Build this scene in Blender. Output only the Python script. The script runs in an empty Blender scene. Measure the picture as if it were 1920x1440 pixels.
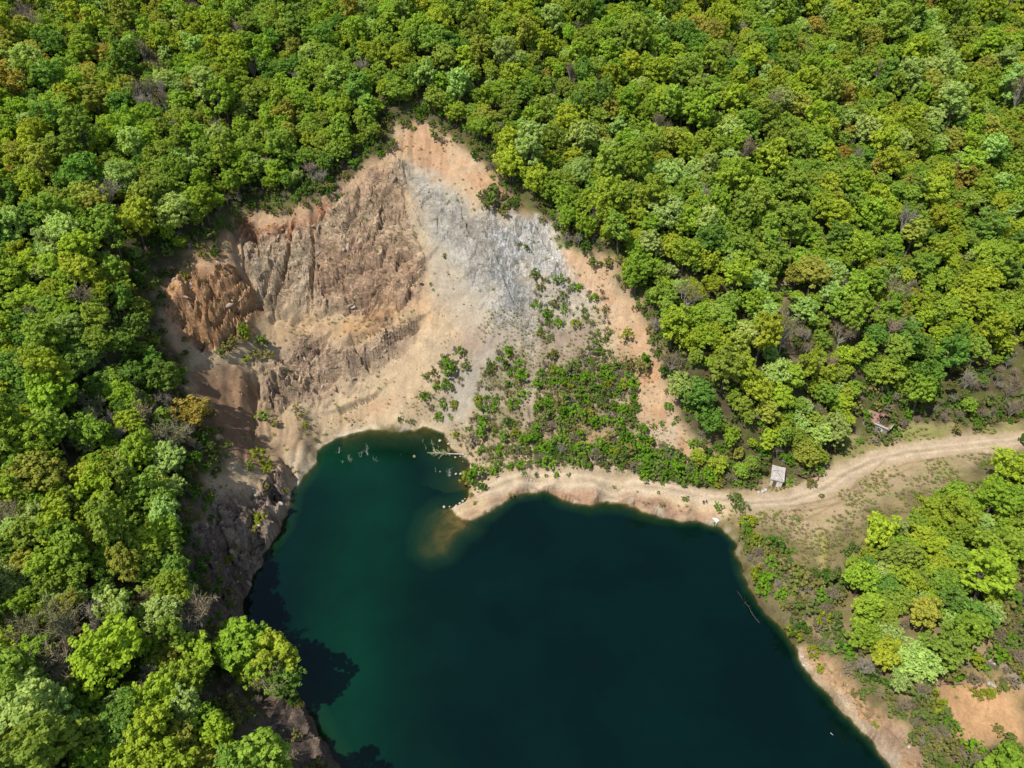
import bpy, bmesh, math, random
import numpy as np
from mathutils import Vector, Matrix

# ------------------------------------------------------------------ camera, sky, sun, exposure
SC = bpy.context.scene
COL = SC.collection
CAM_H, PITCH, FPX = 130.0, math.radians(38.0), 1300.0       # metres above the lake, down tilt, focal length for a 1920 px wide frame
cam_data = bpy.data.cameras.new("camera")
cam_data.sensor_width = 36.0
cam_data.lens = FPX / 1920.0 * 36.0
cam_data.clip_end = 3000.0
cam = bpy.data.objects.new("camera", cam_data)
cam.location = (0, 0, CAM_H)
cam.rotation_euler = (math.pi / 2 - PITCH, 0, 0)
COL.objects.link(cam)
SC.camera = cam

SUN_ELEV = math.radians(60.0)
SUN_TO = Vector((-0.80, -0.60, 0)).normalized()              # horizontal direction towards the sun
world = bpy.data.worlds.new("World")
SC.world = world
world.use_nodes = True
wn = world.node_tree
bg = wn.nodes["Background"]
sky = wn.nodes.new("ShaderNodeTexSky")
sky.sky_type = 'NISHITA'
sky.sun_disc = False
sky.sun_elevation = SUN_ELEV
sky.sun_rotation = math.atan2(SUN_TO.x, SUN_TO.y)
wn.links.new(sky.outputs[0], bg.inputs[0])
bg.inputs[1].default_value = 0.135
sun_data = bpy.data.lights.new("sun", 'SUN')
sun_data.energy = 4.8
sun_data.angle = math.radians(0.5)
sun_data.color = (1.0, 0.965, 0.915)
sun = bpy.data.objects.new("sun", sun_data)
sdir = Vector((SUN_TO.x * math.cos(SUN_ELEV), SUN_TO.y * math.cos(SUN_ELEV), math.sin(SUN_ELEV)))
sun.rotation_euler = sdir.to_track_quat('Z', 'Y').to_euler()
COL.objects.link(sun)
SC.view_settings.view_transform = 'Standard'
SC.view_settings.look = 'None'
SC.view_settings.exposure = 0.38
SC.view_settings.gamma = 1.0
SC.cycles.max_bounces = 5
SC.cycles.diffuse_bounces = 2
SC.cycles.transparent_max_bounces = 6

RNG = np.random.default_rng(11)
random.seed(5)

# ------------------------------------------------------------------ number helpers
def smooth(a, b, x):
    t = np.clip((x - a) / (b - a + 1e-12), 0, 1)
    return t * t * (3 - 2 * t)

def _hash(ix, iy, iz, seed):
    h = (ix.astype(np.int64) * 374761393 + iy.astype(np.int64) * 668265263 + iz.astype(np.int64) * 2147483647 + seed * 974711) & 0xFFFFFFFF
    h = ((h ^ (h >> 13)) * 1274126177) & 0xFFFFFFFF
    h = ((h ^ (h >> 16)) * 2246822519) & 0xFFFFFFFF
    return ((h ^ (h >> 15)) & 0xFFFFFF) / float(0xFFFFFF)

def vnoise(x, y, z, seed=0):
    x, y, z = np.broadcast_arrays(np.asarray(x, float), np.asarray(y, float), np.asarray(z, float))
    fx, fy, fz = np.floor(x), np.floor(y), np.floor(z)
    u, v, w = x - fx, y - fy, z - fz
    u = u * u * u * (u * (u * 6 - 15) + 10); v = v * v * v * (v * (v * 6 - 15) + 10); w = w * w * w * (w * (w * 6 - 15) + 10)
    ix, iy, iz = fx.astype(np.int64), fy.astype(np.int64), fz.astype(np.int64)
    r = 0
    for dx in (0, 1):
        for dy in (0, 1):
            for dz in (0, 1):
                wgt = (u if dx else 1 - u) * (v if dy else 1 - v) * (w if dz else 1 - w)
                r = r + wgt * _hash(ix + dx, iy + dy, iz + dz, seed)
    return r * 2 - 1

def fbm(x, y, z, octaves=4, seed=0, gain=0.5, lac=2.03):
    a, s, r, n = 1.0, 1.0, 0, 0
    for i in range(octaves):
        r = r + a * vnoise(x * s + 17.3 * i, y * s - 9.1 * i, z * s + 4.7 * i, seed + i)
        n += a; a *= gain; s *= lac
    return r / n

def ridged(x, y, z, octaves=4, seed=0):
    a, s, r, n = 1.0, 1.0, 0, 0
    for i in range(octaves):
        r = r + a * (1 - np.abs(vnoise(x * s + 5.3 * i, y * s - 3.1 * i, z * s + 8.7 * i, seed + i)) * 1.6)
        n += a; a *= 0.5; s *= 2.1
    return r / n

def blocks(u, v, w, seed, wall=0.12):
    """broken-rock relief: every cell is a tilted slab, with a crevice where two cells meet; returns height and crevice 0..1"""
    fu, fv, fw = np.floor(u), np.floor(v), np.floor(w)
    d1 = np.full(u.shape, 9.0); d2 = np.full(u.shape, 9.0); val = np.zeros(u.shape)
    for a in (-1, 0, 1):
        for b in (-1, 0, 1):
            for c in (-1, 0, 1):
                i, j, k = (fu + a).astype(np.int64), (fv + b).astype(np.int64), (fw + c).astype(np.int64)
                du = i + .5 + (_hash(i, j, k, seed) - .5) * .9 - u; dv = j + .5 + (_hash(i, j, k, seed + 1) - .5) * .9 - v; dw = k + .5 + (_hash(i, j, k, seed + 2) - .5) * .9 - w
                d = np.sqrt(du * du + dv * dv + dw * dw)
                h = (_hash(i, j, k, seed + 3) - .5) + (_hash(i, j, k, seed + 4) - .5) * du * 1.5 + (_hash(i, j, k, seed + 5) - .5) * dv * 1.5
                near = d < d1
                d2 = np.where(near, d1, np.minimum(d2, d)); val = np.where(near, h, val); d1 = np.where(near, d, d1)
    return val, 1 - smooth(0, wall, d2 - d1)

# ------------------------------------------------------------------ from the photograph's rays to places in the world
SP, CP = math.sin(PITCH), math.cos(PITCH)
def ray(px, py):
    a = (np.asarray(px, float) - 960) / FPX
    b = (np.asarray(py, float) - 720) / FPX
    return a, CP - b * SP, -SP - b * CP
def at_z(px, py, z=0.0):
    dx, dy, dz = ray(px, py)
    t = (CAM_H - z) / (-dz)
    return np.stack([dx * t, dy * t, np.zeros_like(t) + z], -1)
def project(x, y, z):
    h = CAM_H - z
    dep = y * CP + h * SP
    return 960 + FPX * x / dep, 720 + FPX * (h * CP - y * SP) / dep, dep

def poly_sd(x, y, poly):
    """signed distance to a closed polygon in the ground plan, positive inside; far away points get -1e3"""
    P = np.asarray(poly, float)[:, :2]
    out = np.full(x.shape, -1e3)
    pad = 14.0
    m = (x > P[:, 0].min() - pad) & (x < P[:, 0].max() + pad) & (y > P[:, 1].min() - pad) & (y < P[:, 1].max() + pad)
    if not m.any():
        return out
    X, Y = x[m], y[m]
    d = np.full(X.shape, 1e9); ins = np.zeros(X.shape, bool)
    n = len(P)
    for i in range(n):
        ax, ay = P[i]; bx, by = P[(i + 1) % n]
        ex, ey = bx - ax, by - ay
        L = ex * ex + ey * ey + 1e-9
        t = np.clip(((X - ax) * ex + (Y - ay) * ey) / L, 0, 1)
        d = np.minimum(d, (X - ax - t * ex) ** 2 + (Y - ay - t * ey) ** 2)
        c = (ay > Y) != (by > Y)
        with np.errstate(divide='ignore', invalid='ignore'):
            ins ^= c & (X < (bx - ax) * (Y - ay) / (by - ay + 1e-12) + ax)
    out[m] = np.where(ins, np.sqrt(d), -np.sqrt(d))
    return out

def line_d(x, y, pts, pad=12.0):
    """distance to an open polyline in the ground plan"""
    P = np.asarray(pts, float)[:, :2]
    out = np.full(x.shape, 1e3)
    m = (x > P[:, 0].min() - pad) & (x < P[:, 0].max() + pad) & (y > P[:, 1].min() - pad) & (y < P[:, 1].max() + pad)
    X, Y = x[m], y[m]
    d = np.full(X.shape, 1e6)
    for i in range(len(P) - 1):
        ax, ay = P[i]; bx, by = P[i + 1]
        ex, ey = bx - ax, by - ay
        t = np.clip(((X - ax) * ex + (Y - ay) * ey) / (ex * ex + ey * ey + 1e-9), 0, 1)
        d = np.minimum(d, (X - ax - t * ex) ** 2 + (Y - ay - t * ey) ** 2)
    out[m] = np.sqrt(d)
    return out
# ------------------------------------------------------------------ the lie of the land
SHORE_PX = [(640,1445),(606,1385),(582,1342),(562,1302),(537,1264),(492,1226),(463,1188),(456,1145),(463,1105),(481,1070),(502,1030),(531,985),(541,955),(545,925),
 (560,905),(578,886),(590,868),(592,848),(608,832),(635,820),(662,812),(690,805),(720,807),(750,812),(776,806),(793,797),(815,804),(832,812),(839,826),(850,840),
 (866,852),(880,868),(883,880),(872,893),(880,912),(883,930),(874,938),(862,945),(845,953),(852,965),(866,976),(884,975),(908,968),(930,954),(946,939),(962,929),
 (985,924),(1008,922),(1022,919),(1036,925),(1058,937),(1085,942),(1105,946),(1130,940),(1165,942),(1190,951),(1215,962),(1245,971),(1280,976),(1308,974),
 (1330,985),(1350,990),(1366,1001),(1381,1020),(1386,1042),(1396,1080),(1412,1115),(1440,1150),(1467,1182),(1496,1213),(1506,1250),(1545,1292),(1590,1345),
 (1622,1376),(1660,1420),(1690,1455)]
SHORE = [tuple(p[:2]) for p in at_z([p[0] for p in SHORE_PX], [p[1] for p in SHORE_PX])]
SHORE += [(62, 22), (58, -5), (40, -30), (5, -40), (-20, -25), (-28, 8)]

CTRL_PX = [  # (px, py, height above the lake)
 # left shore cliff
 (527,938,5.5),(505,982,6.5),(474,1035,7.5),(446,1085,8.5),(430,1140,9),(434,1190,9.5),(450,1240,9),(485,1300,7),(505,1255,6),(535,1300,5),(530,1360,6),(560,1410,6),(590,1450,5.5),
 (400,1000,14),(380,1060,15.5),(395,930,15),(430,885,11.5),(470,905,9),(360,1140,16),(390,1260,15),(420,1330,13.5),(470,1390,11),(500,1440,9.5),
 # left quarry wall
 (535,900,4),(520,850,5),(565,830,4.5),(560,780,7.5),(500,790,8.5),(480,850,8.5),(440,800,13),(480,720,14),(400,730,18.5),(420,690,21),(350,700,24),(355,650,27.5),
 (430,640,24),(500,650,18.5),(560,700,11.5),(620,760,5.5),(640,700,11.5),(480,570,29),(380,580,33),(300,590,35),(325,515,40),(400,500,40.5),(445,432,44),(470,405,45.5),
 (590,393,46.5),(626,384,47.5),(682,320,54.5),(745,285,58),(740,246,62),(790,234,63.5),
 (550,600,23.5),(650,600,22.5),(740,600,22.5),(550,500,35),(650,500,34),(740,500,33.5),(540,420,43),(650,420,43),(740,400,45),(760,320,54),
 (700,740,6.5),(760,700,12),(780,770,4),(800,640,19.5),(830,740,9),
 # middle and right of the quarry
 (850,600,24),(850,500,35),(850,400,46.5),(850,320,54.5),(850,268,60),(920,310,56.5),(925,360,51),(905,400,48),(960,400,47.5),(1000,405,47),(1035,430,44.5),(1060,475,41),
 (1110,490,40.5),(1150,520,38.5),(1180,568,33.5),(1215,628,28),(1240,710,20.5),(1265,770,14.5),(1300,830,9),(1335,862,6.5),
 (950,600,26.5),(950,500,36.5),(1050,600,27.5),(1050,530,35.5),(1130,600,29),(950,700,17),(1050,700,18.5),(1150,700,19),(900,800,7),(950,800,9),(1050,800,10.5),(1150,800,11),
 (1220,830,8.5),(870,845,1.5),(900,870,3),(950,878,4),(1050,880,4.5),(1150,888,4.8),(1230,870,6),(850,790,6),(900,720,13),
 # track and spit
 (858,960,0.9),(885,955,1.3),(915,935,1.8),(900,900,2.0),(950,905,2.6),(980,905,3),(1030,900,3.6),(1100,903,4),(1200,910,4),(1280,925,4),(1350,938,4),(1400,935,4),(1480,935,4),
 (1530,920,4),(1600,875,4.4),(1680,848,5),(1800,835,5.3),(1900,826,5.5),(1010,912,3.3),(1060,922,3.2),(1120,925,3.1),(1180,932,3.2),(1240,950,2.8),(1290,955,3),(1330,965,2.4),
 (1365,975,3),(1400,1000,3.6),(1420,1060,3.6),(1450,1120,4),(1490,1165,4),(1530,1215,3.6),(1560,1255,4),(1600,1300,4.5),(1645,1350,4.5),(1690,1400,4.5),(1730,1450,4.5),
 (1475,975,4),(1510,1000,4.2),(1600,950,4.6),(1700,910,5),(1800,870,5.5),(1920,850,6),(1550,1050,5),(1600,1000,5.4),(1600,1150,6),(1700,1000,6.5),(1700,1100,8),(1800,950,7),(1900,950,8),
 (1900,1100,10),(1800,1200,10),(1720,1205,8),(1730,1230,6.5),(1650,1250,7),(1700,1330,7),(1760,1290,8.5),(1800,1300,7.5),(1800,1400,5.5),(1900,1250,11),(1920,1330,9),(1920,1440,5.5),(1800,1470,5),
 (1440,890,5),(1480,880,5.5),(1550,850,6),(1620,820,6.5),(1650,800,7.5),(1700,800,7),(1780,805,6.5),(1900,800,6.5),
 # right hillside
 (1300,700,25),(1400,800,14),(1370,890,5.5),(1500,800,11),(1400,650,27),(1500,600,31),(1600,700,18.5),(1600,600,27.5),(1600,500,36),(1600,400,44),(1600,200,62),(1600,0,84),(1750,700,15),
 (1900,700,14),(1900,600,23),(1900,500,31),(1900,400,39),(1900,200,59),(1920,0,81),(1750,500,32),(1750,300,51),(1300,500,41),(1200,400,49),(1200,300,57),(1200,150,72),(1200,0,87),(1400,400,48),
 (1400,250,60),(1400,100,75),(1000,300,58),(1000,200,68),(1000,0,89),(780,160,72),(780,0,89),
 # left hillside
 (600,300,56),(600,200,66),(600,0,88),(400,400,49),(400,300,56.5),(400,200,66),(400,0,87),(200,0,86),(0,0,86),(0,200,70),(200,200,69),(0,400,56),(200,400,55),(200,500,48.5),(0,550,46),
 (100,650,40),(200,600,42),(250,700,32.5),(0,720,36),(200,800,29),(100,850,31),(300,800,24.5),(320,900,19.5),(0,1000,30),(200,1000,24),(300,1000,19),(0,1200,26),(200,1200,22),(300,1200,18.5),
 (0,1440,22),(200,1440,19),(330,1440,15.5),(330,1330,17)]
CTRL = [tuple(at_z(a, b, z)) for a, b, z in CTRL_PX]
CTRL += [(x, y, 0.15) for x, y in SHORE]
CTRL += [(-330, 100, 92), (-300, 300, 130), (-150, 380, 138), (0, 420, 150), (150, 420, 140), (320, 420, 130), (360, 230, 72), (340, 110, 40), (300, 20, 26), (170, 20, 14), (130, -60, 9), (220, -70, 20),
         (-160, 0, 42), (-90, 0, 22), (-60, -30, 12), (-130, -80, 24), (-300, -60, 70), (-40, -70, 7), (30, -75, 6), (80, -50, 6), (90, 10, 6), (-230, 180, 92), (-240, 60, 78), (-200, 260, 98), (240, 280, 82), (230, 160, 36)]
CTRL = np.array(CTRL)
_n = len(CTRL)
_d = np.hypot(CTRL[:, None, 0] - CTRL[None, :, 0], CTRL[:, None, 1] - CTRL[None, :, 1])
_A = np.zeros((_n + 3, _n + 3))
_A[:_n, :_n] = np.sqrt(_d ** 2 + 2.0) - np.eye(_n) * 0.35
_A[:_n, _n:] = np.c_[np.ones(_n), CTRL[:, :2] / 100]
_A[_n:, :_n] = _A[:_n, _n:].T
_W = np.linalg.solve(_A, np.r_[CTRL[:, 2], 0, 0, 0])

def axis(lo, a, b, hi, fine):
    core = np.arange(a, b, fine)
    left, s, v = [], fine, a
    while v > lo:
        s = min(s * 1.09, 9); v -= s; left.append(v)
    right, s, v = [], fine, core[-1]
    while v < hi:
        s = min(s * 1.09, 9); v += s; right.append(v)
    return np.r_[left[::-1], core, right]
GX = axis(-360, -96, 96, 360, 0.37)
GY = axis(-85, 42, 224, 450, 0.37)
NX, NY = len(GX), len(GY)
MX, MY = np.meshgrid(GX, GY)          # rows follow y
XF, YF = MX.ravel(), MY.ravel()
ZF = np.empty_like(XF)
for i in range(0, len(XF), 20000):
    s = slice(i, i + 20000)
    dd = np.sqrt((XF[s, None] - CTRL[None, :, 0]) ** 2 + (YF[s, None] - CTRL[None, :, 1]) ** 2 + 2.0)
    ZF[s] = dd @ _W[:_n] + _W[_n] + (XF[s] * _W[_n + 1] + YF[s] * _W[_n + 2]) / 100
ZBASE = ZF.copy()

class Height:
    def __init__(self, z): self.z = z.reshape(NY, NX)
    def __call__(self, x, y):
        x = np.asarray(x, float); y = np.asarray(y, float)
        i = np.clip(np.searchsorted(GX, x) - 1, 0, NX - 2); j = np.clip(np.searchsorted(GY, y) - 1, 0, NY - 2)
        u = np.clip((x - GX[i]) / (GX[i + 1] - GX[i]), 0, 1); v = np.clip((y - GY[j]) / (GY[j + 1] - GY[j]), 0, 1)
        z = self.z
        return (z[j, i] * (1 - u) + z[j, i + 1] * u) * (1 - v) + (z[j + 1, i] * (1 - u) + z[j + 1, i + 1] * u) * v
def hit(h, px, py, floor=-1e9):
    """where the rays through these points of the photograph meet the ground"""
    px = np.atleast_1d(np.asarray(px, float)); py = np.atleast_1d(np.asarray(py, float))
    dx, dy, dz = ray(px, py)
    t = np.full(px.shape, 25.0); done = np.zeros(px.shape, bool)
    for k in range(1400):
        zz = np.maximum(h(dx * t, dy * t), floor)
        gap = CAM_H + dz * t - zz
        done |= (gap <= 0.02) | (t > 600)
        if done.all(): break
        t = np.where(done, t, t + np.clip(gap * 0.35, 0.03, 3.0))
    x, y = dx * t, dy * t
    return np.stack([x, y, np.maximum(h(x, y), floor)], -1)
H0 = Height(ZF)
def W(pts):
    """a traced outline of the photograph laid out on the ground, as plan coordinates"""
    a = np.array(pts, float)
    return hit(H0, a[:, 0], a[:, 1], 0.0)[:, :2]

SD_LAKE = poly_sd(XF, YF, SHORE)
SD_LAKE = np.where(SD_LAKE < -900, -14.0, SD_LAKE)
SD_LAKE = SD_LAKE + smooth(-4, -1, -np.abs(SD_LAKE)) * (fbm(XF / 3.2, YF / 3.2, 0, 4, 401) * .9 + fbm(XF / 1.1, YF / 1.1, 0, 2, 402) * .35)

# ---- relief added on top of the smooth land
N1 = lambda s, seed, o=4: fbm(XF / s, YF / s, ZBASE / s, o, seed)
def zone(pts, soft, wob=1.0, seed=3):
    """0..1 mask of a traced area, its edge broken up"""
    return smooth(-soft, soft, poly_sd(XF, YF, W(pts)) + wob * NZ_EDGE)
NZ_EDGE = fbm(XF / 4.5, YF / 4.5, ZBASE / 4.5, 5, 91) * 3.2

QUARRY_PX = [(640,1440),(560,1440),(500,1405),(462,1350),(450,1290),(452,1215),(425,1150),(425,1085),(385,1040),(375,990),(402,950),(395,900),(432,860),(427,812),(385,765),(346,725),(350,665),(310,622),
 (296,580),(322,512),(370,503),(420,480),(440,430),(470,403),(590,393),(625,385),(680,320),(745,285),(738,245),(790,232),(850,262),(905,305),(925,350),(900,385),(905,402),(950,398),(1000,403),
 (1035,430),(1050,470),(1110,488),(1150,518),(1180,565),(1215,625),(1240,700),(1252,760),(1290,815),(1335,862),(1255,855),(1215,868),(1195,892),(1000,890),(930,885),(885,895),
 (866,860),(838,825),(793,797),(690,806),(592,848),(545,925),(531,985),(481,1070),(456,1145),(478,1230),(560,1352)]
Q_W = W(QUARRY_PX)
SD_Q = poly_sd(XF, YF, Q_W)
M_Q = smooth(-2.0, 1.5, SD_Q + NZ_EDGE * 0.5)
M_LEFTROCK = zone([(545,925),(531,985),(481,1070),(456,1145),(478,1230),(420,1190),(425,1085),(380,1030),(375,985),(400,940),(470,930),(520,880),(540,880)], 2.5)
M_BUTT = zone([(322,515),(400,505),(440,500),(470,540),(492,575),(486,600),(455,640),(420,660),(375,660),(330,610),(305,590)], 1.2, .5)
M_BROWN = zone([(455,410),(590,400),(690,330),(745,300),(762,330),(765,420),(800,480),(785,560),(730,590),(640,590),(560,590),(500,585),(470,530),(440,480)], 3.0)
M_LOWROCK = zone([(490,700),(560,640),(650,650),(760,600),(790,600),(760,660),(690,710),(640,730),(560,760),(510,770),(485,740)], 3.0)
M_GREY = zone([(757,310),(800,345),(850,360),(905,400),(960,405),(1000,405),(1035,455),(1070,520),(1100,580),(1060,640),(980,640),(930,600),(900,560),(850,480),(800,430),(775,380)], 3.0)
M_SHOREROCK = zone([(860,975),(945,937),(985,921),(1022,917),(1060,935),(1105,944),(1165,940),(1245,969),(1310,973),(1350,988),(1340,965),(1280,950),(1220,935),(1160,920),(1090,918),(1040,908),(990,908),(940,928),(900,955)], 1.0, .3)
M_SEBANK = zone([(1495,1212),(1506,1250),(1545,1292),(1590,1345),(1660,1420),(1720,1470),(1745,1440),(1690,1370),(1640,1310),(1600,1285),(1570,1250),(1530,1215)], 1.2, .5)
ROCKY = np.clip(M_LEFTROCK * 1.0 + M_BUTT * .78 + M_BROWN * 0.9 + M_LOWROCK * 0.9 + M_GREY * 0.62 + M_SHOREROCK * .45 + M_SEBANK * .5, 0, 1.2)

# bulging buttress left of the face, recessed crack lines and erosion gullies
sd_b = poly_sd(XF, YF, W([(318,520),(400,510),(440,505),(470,545),(490,580),(484,602),(455,640),(420,655),(380,655),(335,605),(310,590)]))
ZF = ZF + 4.2 * smooth(-0.8, 4.5, sd_b + NZ_EDGE * .35)
sd_l = poly_sd(XF, YF, W([(490,705),(560,650),(640,660),(740,620),(785,590),(780,640),(700,700),(640,725),(590,745),(520,770),(488,745)]))
ZF = ZF + 2.6 * smooth(-0.6, 3.5, sd_l + NZ_EDGE * .35)
sd_b2 = poly_sd(XF, YF, W([(440,690),(480,695),(484,720),(470,760),(455,790),(440,760),(430,720)]))
ZF = ZF + 2.6 * smooth(-0.6, 3.0, sd_b2 + NZ_EDGE * .3)
for pts, wd, dp in [([(553,418),(545,470),(530,520),(508,575)], 1.0, 1.8), ([(590,400),(588,460),(590,520),(580,590)], 1.0, 1.5), ([(440,430),(448,480),(470,530),(492,580)], 2.0, 2.4),
                    ([(560,470),(580,462),(600,470)], .8, 1.2), ([(640,520),(655,560),(650,590)], .8, 1.1), ([(760,310),(765,400),(800,470),(790,560)], 1.4, 1.2),
                    ([(480,720),(478,780),(470,850)], 1.3, 1.6), ([(350,545),(385,590),(372,640)], 1.2, 2.0), ([(415,560),(395,600),(400,640)], 1.0, 1.5),
                    ([(540,720),(575,690),(590,660)], 1.2, 1.6), ([(600,735),(640,700)], .9, 1.0), ([(600,660),(625,690)], .8, 1.0),
                    ([(1000,640),(997,700),(995,780)], 1.2, .7), ([(530,860),(545,880),(550,915)], 1.3, 2.2), ([(470,925),(480,970),(478,1000)], 1.6, 2.5), ([(505,880),(520,910)], 1.0, 1.2),
                    ([(1600,1290),(1625,1310),(1622,1335)], 1.0, 1.0), ([(1640,1325),(1660,1360),(1665,1400)], 1.0, .9)]:
    d = line_d(XF, YF, W(pts)) + NZ_EDGE * .35
    ZF = ZF - dp * (1 - smooth(0, wd, np.abs(d)))
# ledges: the rock stands out on one side of these joints and drops away on the other
for pts, up, drop in (([(553,416),(541,472),(533,506),(522,544),(516,578)], 1.6, 1.8), ([(595,400),(589,450),(591,500),(586,537),(591,584)], 1.2, 1.5), ([(703,419),(694,456),(678,475),(650,500)], 1.5, 1.3),
                      ([(765,475),(720,506),(665,516),(620,530)], 1.2, 1.2), ([(640,430),(670,440),(660,470)], 1.0, 1.2), ([(559,725),(572,706),(591,684),(600,668)], 1.6, 1.9), ([(531,697),(559,681),(581,666),(600,655)], 1.5, 1.6),
                      ([(525,744),(519,712),(530,700)], 1.2, 1.4), ([(691,690),(692,669),(737,644),(785,612)], 1.8, 1.6), ([(640,772),(675,756),(706,742)], 1.3, 1.4), ([(484,706),(487,737),(494,765)], 1.6, 1.8),
                      ([(600,676),(606,700),(640,680)], 1.2, 1.3), ([(740,600),(700,625),(660,640)], 1.2, 1.0), ([(350,530),(372,560),(368,600)], 1.5, 1.8), ([(420,540),(404,575),(408,612)], 1.4, 1.6), ([(470,545),(452,590),(440,640)], 1.6, 1.8),
                      ([(560,475),(590,468),(620,476)], 1.0, 1.2), ([(512,500),(500,540),(488,560)], 1.2, 1.3), ([(620,590),(650,575),(700,570)], 1.2, 1.0), ([(800,480),(770,530),(735,560)], 1.2, 1.2), ([(757,312),(775,380),(806,440),(860,520)], .8, .9),
                      ([(850,350),(880,420),(920,480)], .8, .9), ([(905,415),(930,470),(965,560)], .9, 1.0), ([(955,410),(975,470),(1000,500)], .9, 1.1), ([(1000,410),(1035,470),(1060,520)], .8, .9), ([(405,945),(470,960),(480,1000)], 1.6, 1.6), ([(440,1040),(470,1010),(505,985)], 1.4, 1.5)):
    P_ = W(pts)
    d = line_d(XF, YF, P_) + NZ_EDGE * .22
    a_ = P_[-1] - P_[0]; mid_ = P_[len(P_) // 2]
    side_ = np.sign(-(XF - mid_[0]) * a_[1] + (YF - mid_[1]) * a_[0])
    left_ = side_ * np.sign(a_[0] * 1.0 if abs(a_[0]) > abs(a_[1]) else (-a_[1] if a_[1] < 0 else a_[1]))
    ad = np.abs(d)
    ZF = ZF + np.where(left_ > 0, up * np.exp(-ad / 3.2), 0) * smooth(14, 9, ad) - drop * (1 - smooth(0, .75, ad))
# layered rock, rubble and soil roughness
above = smooth(0.3, -2.2, SD_LAKE)
mr = np.where((ROCKY > .02) & (SD_LAKE < 1))[0]
wx, wy, wz = XF[mr], YF[mr], ZBASE[mr] * 1.15
wa = fbm(wx / 9, wy / 9, wz / 9, 3, 201) * 3.4; wb = fbm(wx / 9, wy / 9, wz / 9, 3, 202) * 3.4
bu_, bv_ = (wx + wa) * .72 + (wz + wb) * .69, -(wx + wa) * .69 + (wz + wb) * .72      # along and across the bedding, seen on the face
h1, c1 = blocks(bu_ / 9.5, bv_ / 4.6, (wy - wz * .8) / 6, 210, .10)
h2, c2 = blocks(bu_ / 3.9, bv_ / 1.7, (wy - wz * .8) / 2.6, 230, .16)
rg = ridged(bu_ / 9, bv_ / 3.2, wy / 9, 5, 21) - .45
fine_ = fbm(bu_ / 1.5, bv_ / .8, wy / 1.3, 3, 44)
CREV = np.zeros(len(XF)); SLAB = np.zeros(len(XF))
CREV[mr] = np.clip(c1 * .7 * smooth(-.2, .3, wa) + c2 * .5 * smooth(.0, .5, wb + .6 * wa), 0, 1); SLAB[mr] = h1 * .7 + h2 * .6 + rg * .35
kk = np.clip(ROCKY[mr], 0, 1) * (1 - .45 * M_GREY[mr]) * (1 - .35 * M_SHOREROCK[mr])
ZF[mr] += above[mr] * kk * (h1 * 3.0 + h2 * 1.1 + rg * 1.1 + fine_ * .35 - c1 * 1.3 * smooth(-.2, .3, wa) - c2 * .35)
ZF = ZF + above * M_Q * (N1(7, 31) * 0.6 + N1(1.9, 32, 3) * 0.24)
gully = ridged((XF + fbm(XF / 9, YF / 9, 0, 2, 5) * 3) / 3.2, YF / 26, 0, 3, 77)
ZF = ZF + above * M_Q * (1 - np.clip(ROCKY, 0, 1)) * (0.45 - gully) * 0.9
M_FOREST = (1 - M_Q) * smooth(0, -6, SD_LAKE)
ZF = ZF + M_FOREST * smooth(6, 18, ZBASE) * (N1(38, 55, 3) * 3.6 + N1(11, 56, 3) * 0.8)
ZF = ZF + above * M_FOREST * N1(4, 57, 3) * 0.2
for pts, wd, dp in (([(1730,40),(1800,170),(1860,290),(1930,400)], 9, -4.5), ([(1660,40),(1740,190),(1810,310),(1890,430)], 8, 3.0), ([(1430,300),(1465,420),(1470,540),(1520,650),(1590,760)], 8, -4.0),
                    ([(1520,380),(1580,520),(1650,640)], 9, 3.0), ([(1610,470),(1660,560),(1730,680)], 7, -3.5), ([(120,40),(155,150),(205,260),(215,340)], 7, -4.0), ([(460,20),(480,120),(500,220)], 7, -3.0),
                    ([(960,40),(1040,180),(1160,330)], 9, -3.0), ([(1240,80),(1300,250),(1330,400)], 8, -2.5), ([(40,600),(160,680),(270,730)], 8, -3.0)):
    ZF = ZF + M_FOREST * dp * np.exp(-(line_d(XF, YF, W(pts), 40) / wd) ** 2)
# the steep rock bank along the left shore
lb_ = smooth(-28, -33, XF) * smooth(103, 97, YF) * smooth(20, 26, YF)
db_ = np.clip(-SD_LAKE, 0, None)
prof = np.minimum(db_ * 3.4, 5.0 + 1.4 * vnoise(XF / 9, YF / 9, 0, 301)) * (1 + .22 * vnoise(XF / 2.2, YF / 2.2, 0, 302))
ZF = np.where((lb_ > 0) & (db_ > 0) & (db_ < 9), np.maximum(ZF, prof * lb_ * smooth(9, 5, db_) + ZF * (1 - smooth(9, 5, db_))), ZF)
# lake bed
bank_wet = 0.55 + 0.45 * N1(9, 66, 3)
sub = [(845,953),(852,966),(866,976),(878,985),(850,1000),(832,1030),(800,1045),(780,1030),(778,1000),(795,965),(820,950)]
sd_sub = poly_sd(XF, YF, at_z([p[0] for p in sub], [p[1] for p in sub])[:, :2])
cove = [(793,797),(838,826),(883,880),(880,915),(840,925),(770,905),(700,900),(640,860),(640,822),(700,806)]
sd_cove = poly_sd(XF, YF, at_z([p[0] for p in cove], [p[1] for p in cove])[:, :2])
inl = np.clip(SD_LAKE, 0, None)
steep = 1.15 + 0.5 * vnoise(XF / 14, YF / 14, 0, 12) + 1.6 * smooth(-30, -55, XF) * smooth(110, 95, YF)
bed = -np.minimum(inl * steep * (1 + .8 * smooth(20, 45, XF)) + 0.03 * inl ** 2, 17)
bed = np.where(sd_cove > 0, np.maximum(bed, -0.35 * inl - 0.22 * sd_cove * smooth(845, 700, project(XF, YF, 0 * XF)[0])), bed)
shoal = -0.22 - np.clip(0.2 - sd_sub, 0, 60) * 0.75 - np.clip(at_z(858, 975)[0] - 1 - XF, 0, 40) * .19
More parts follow.
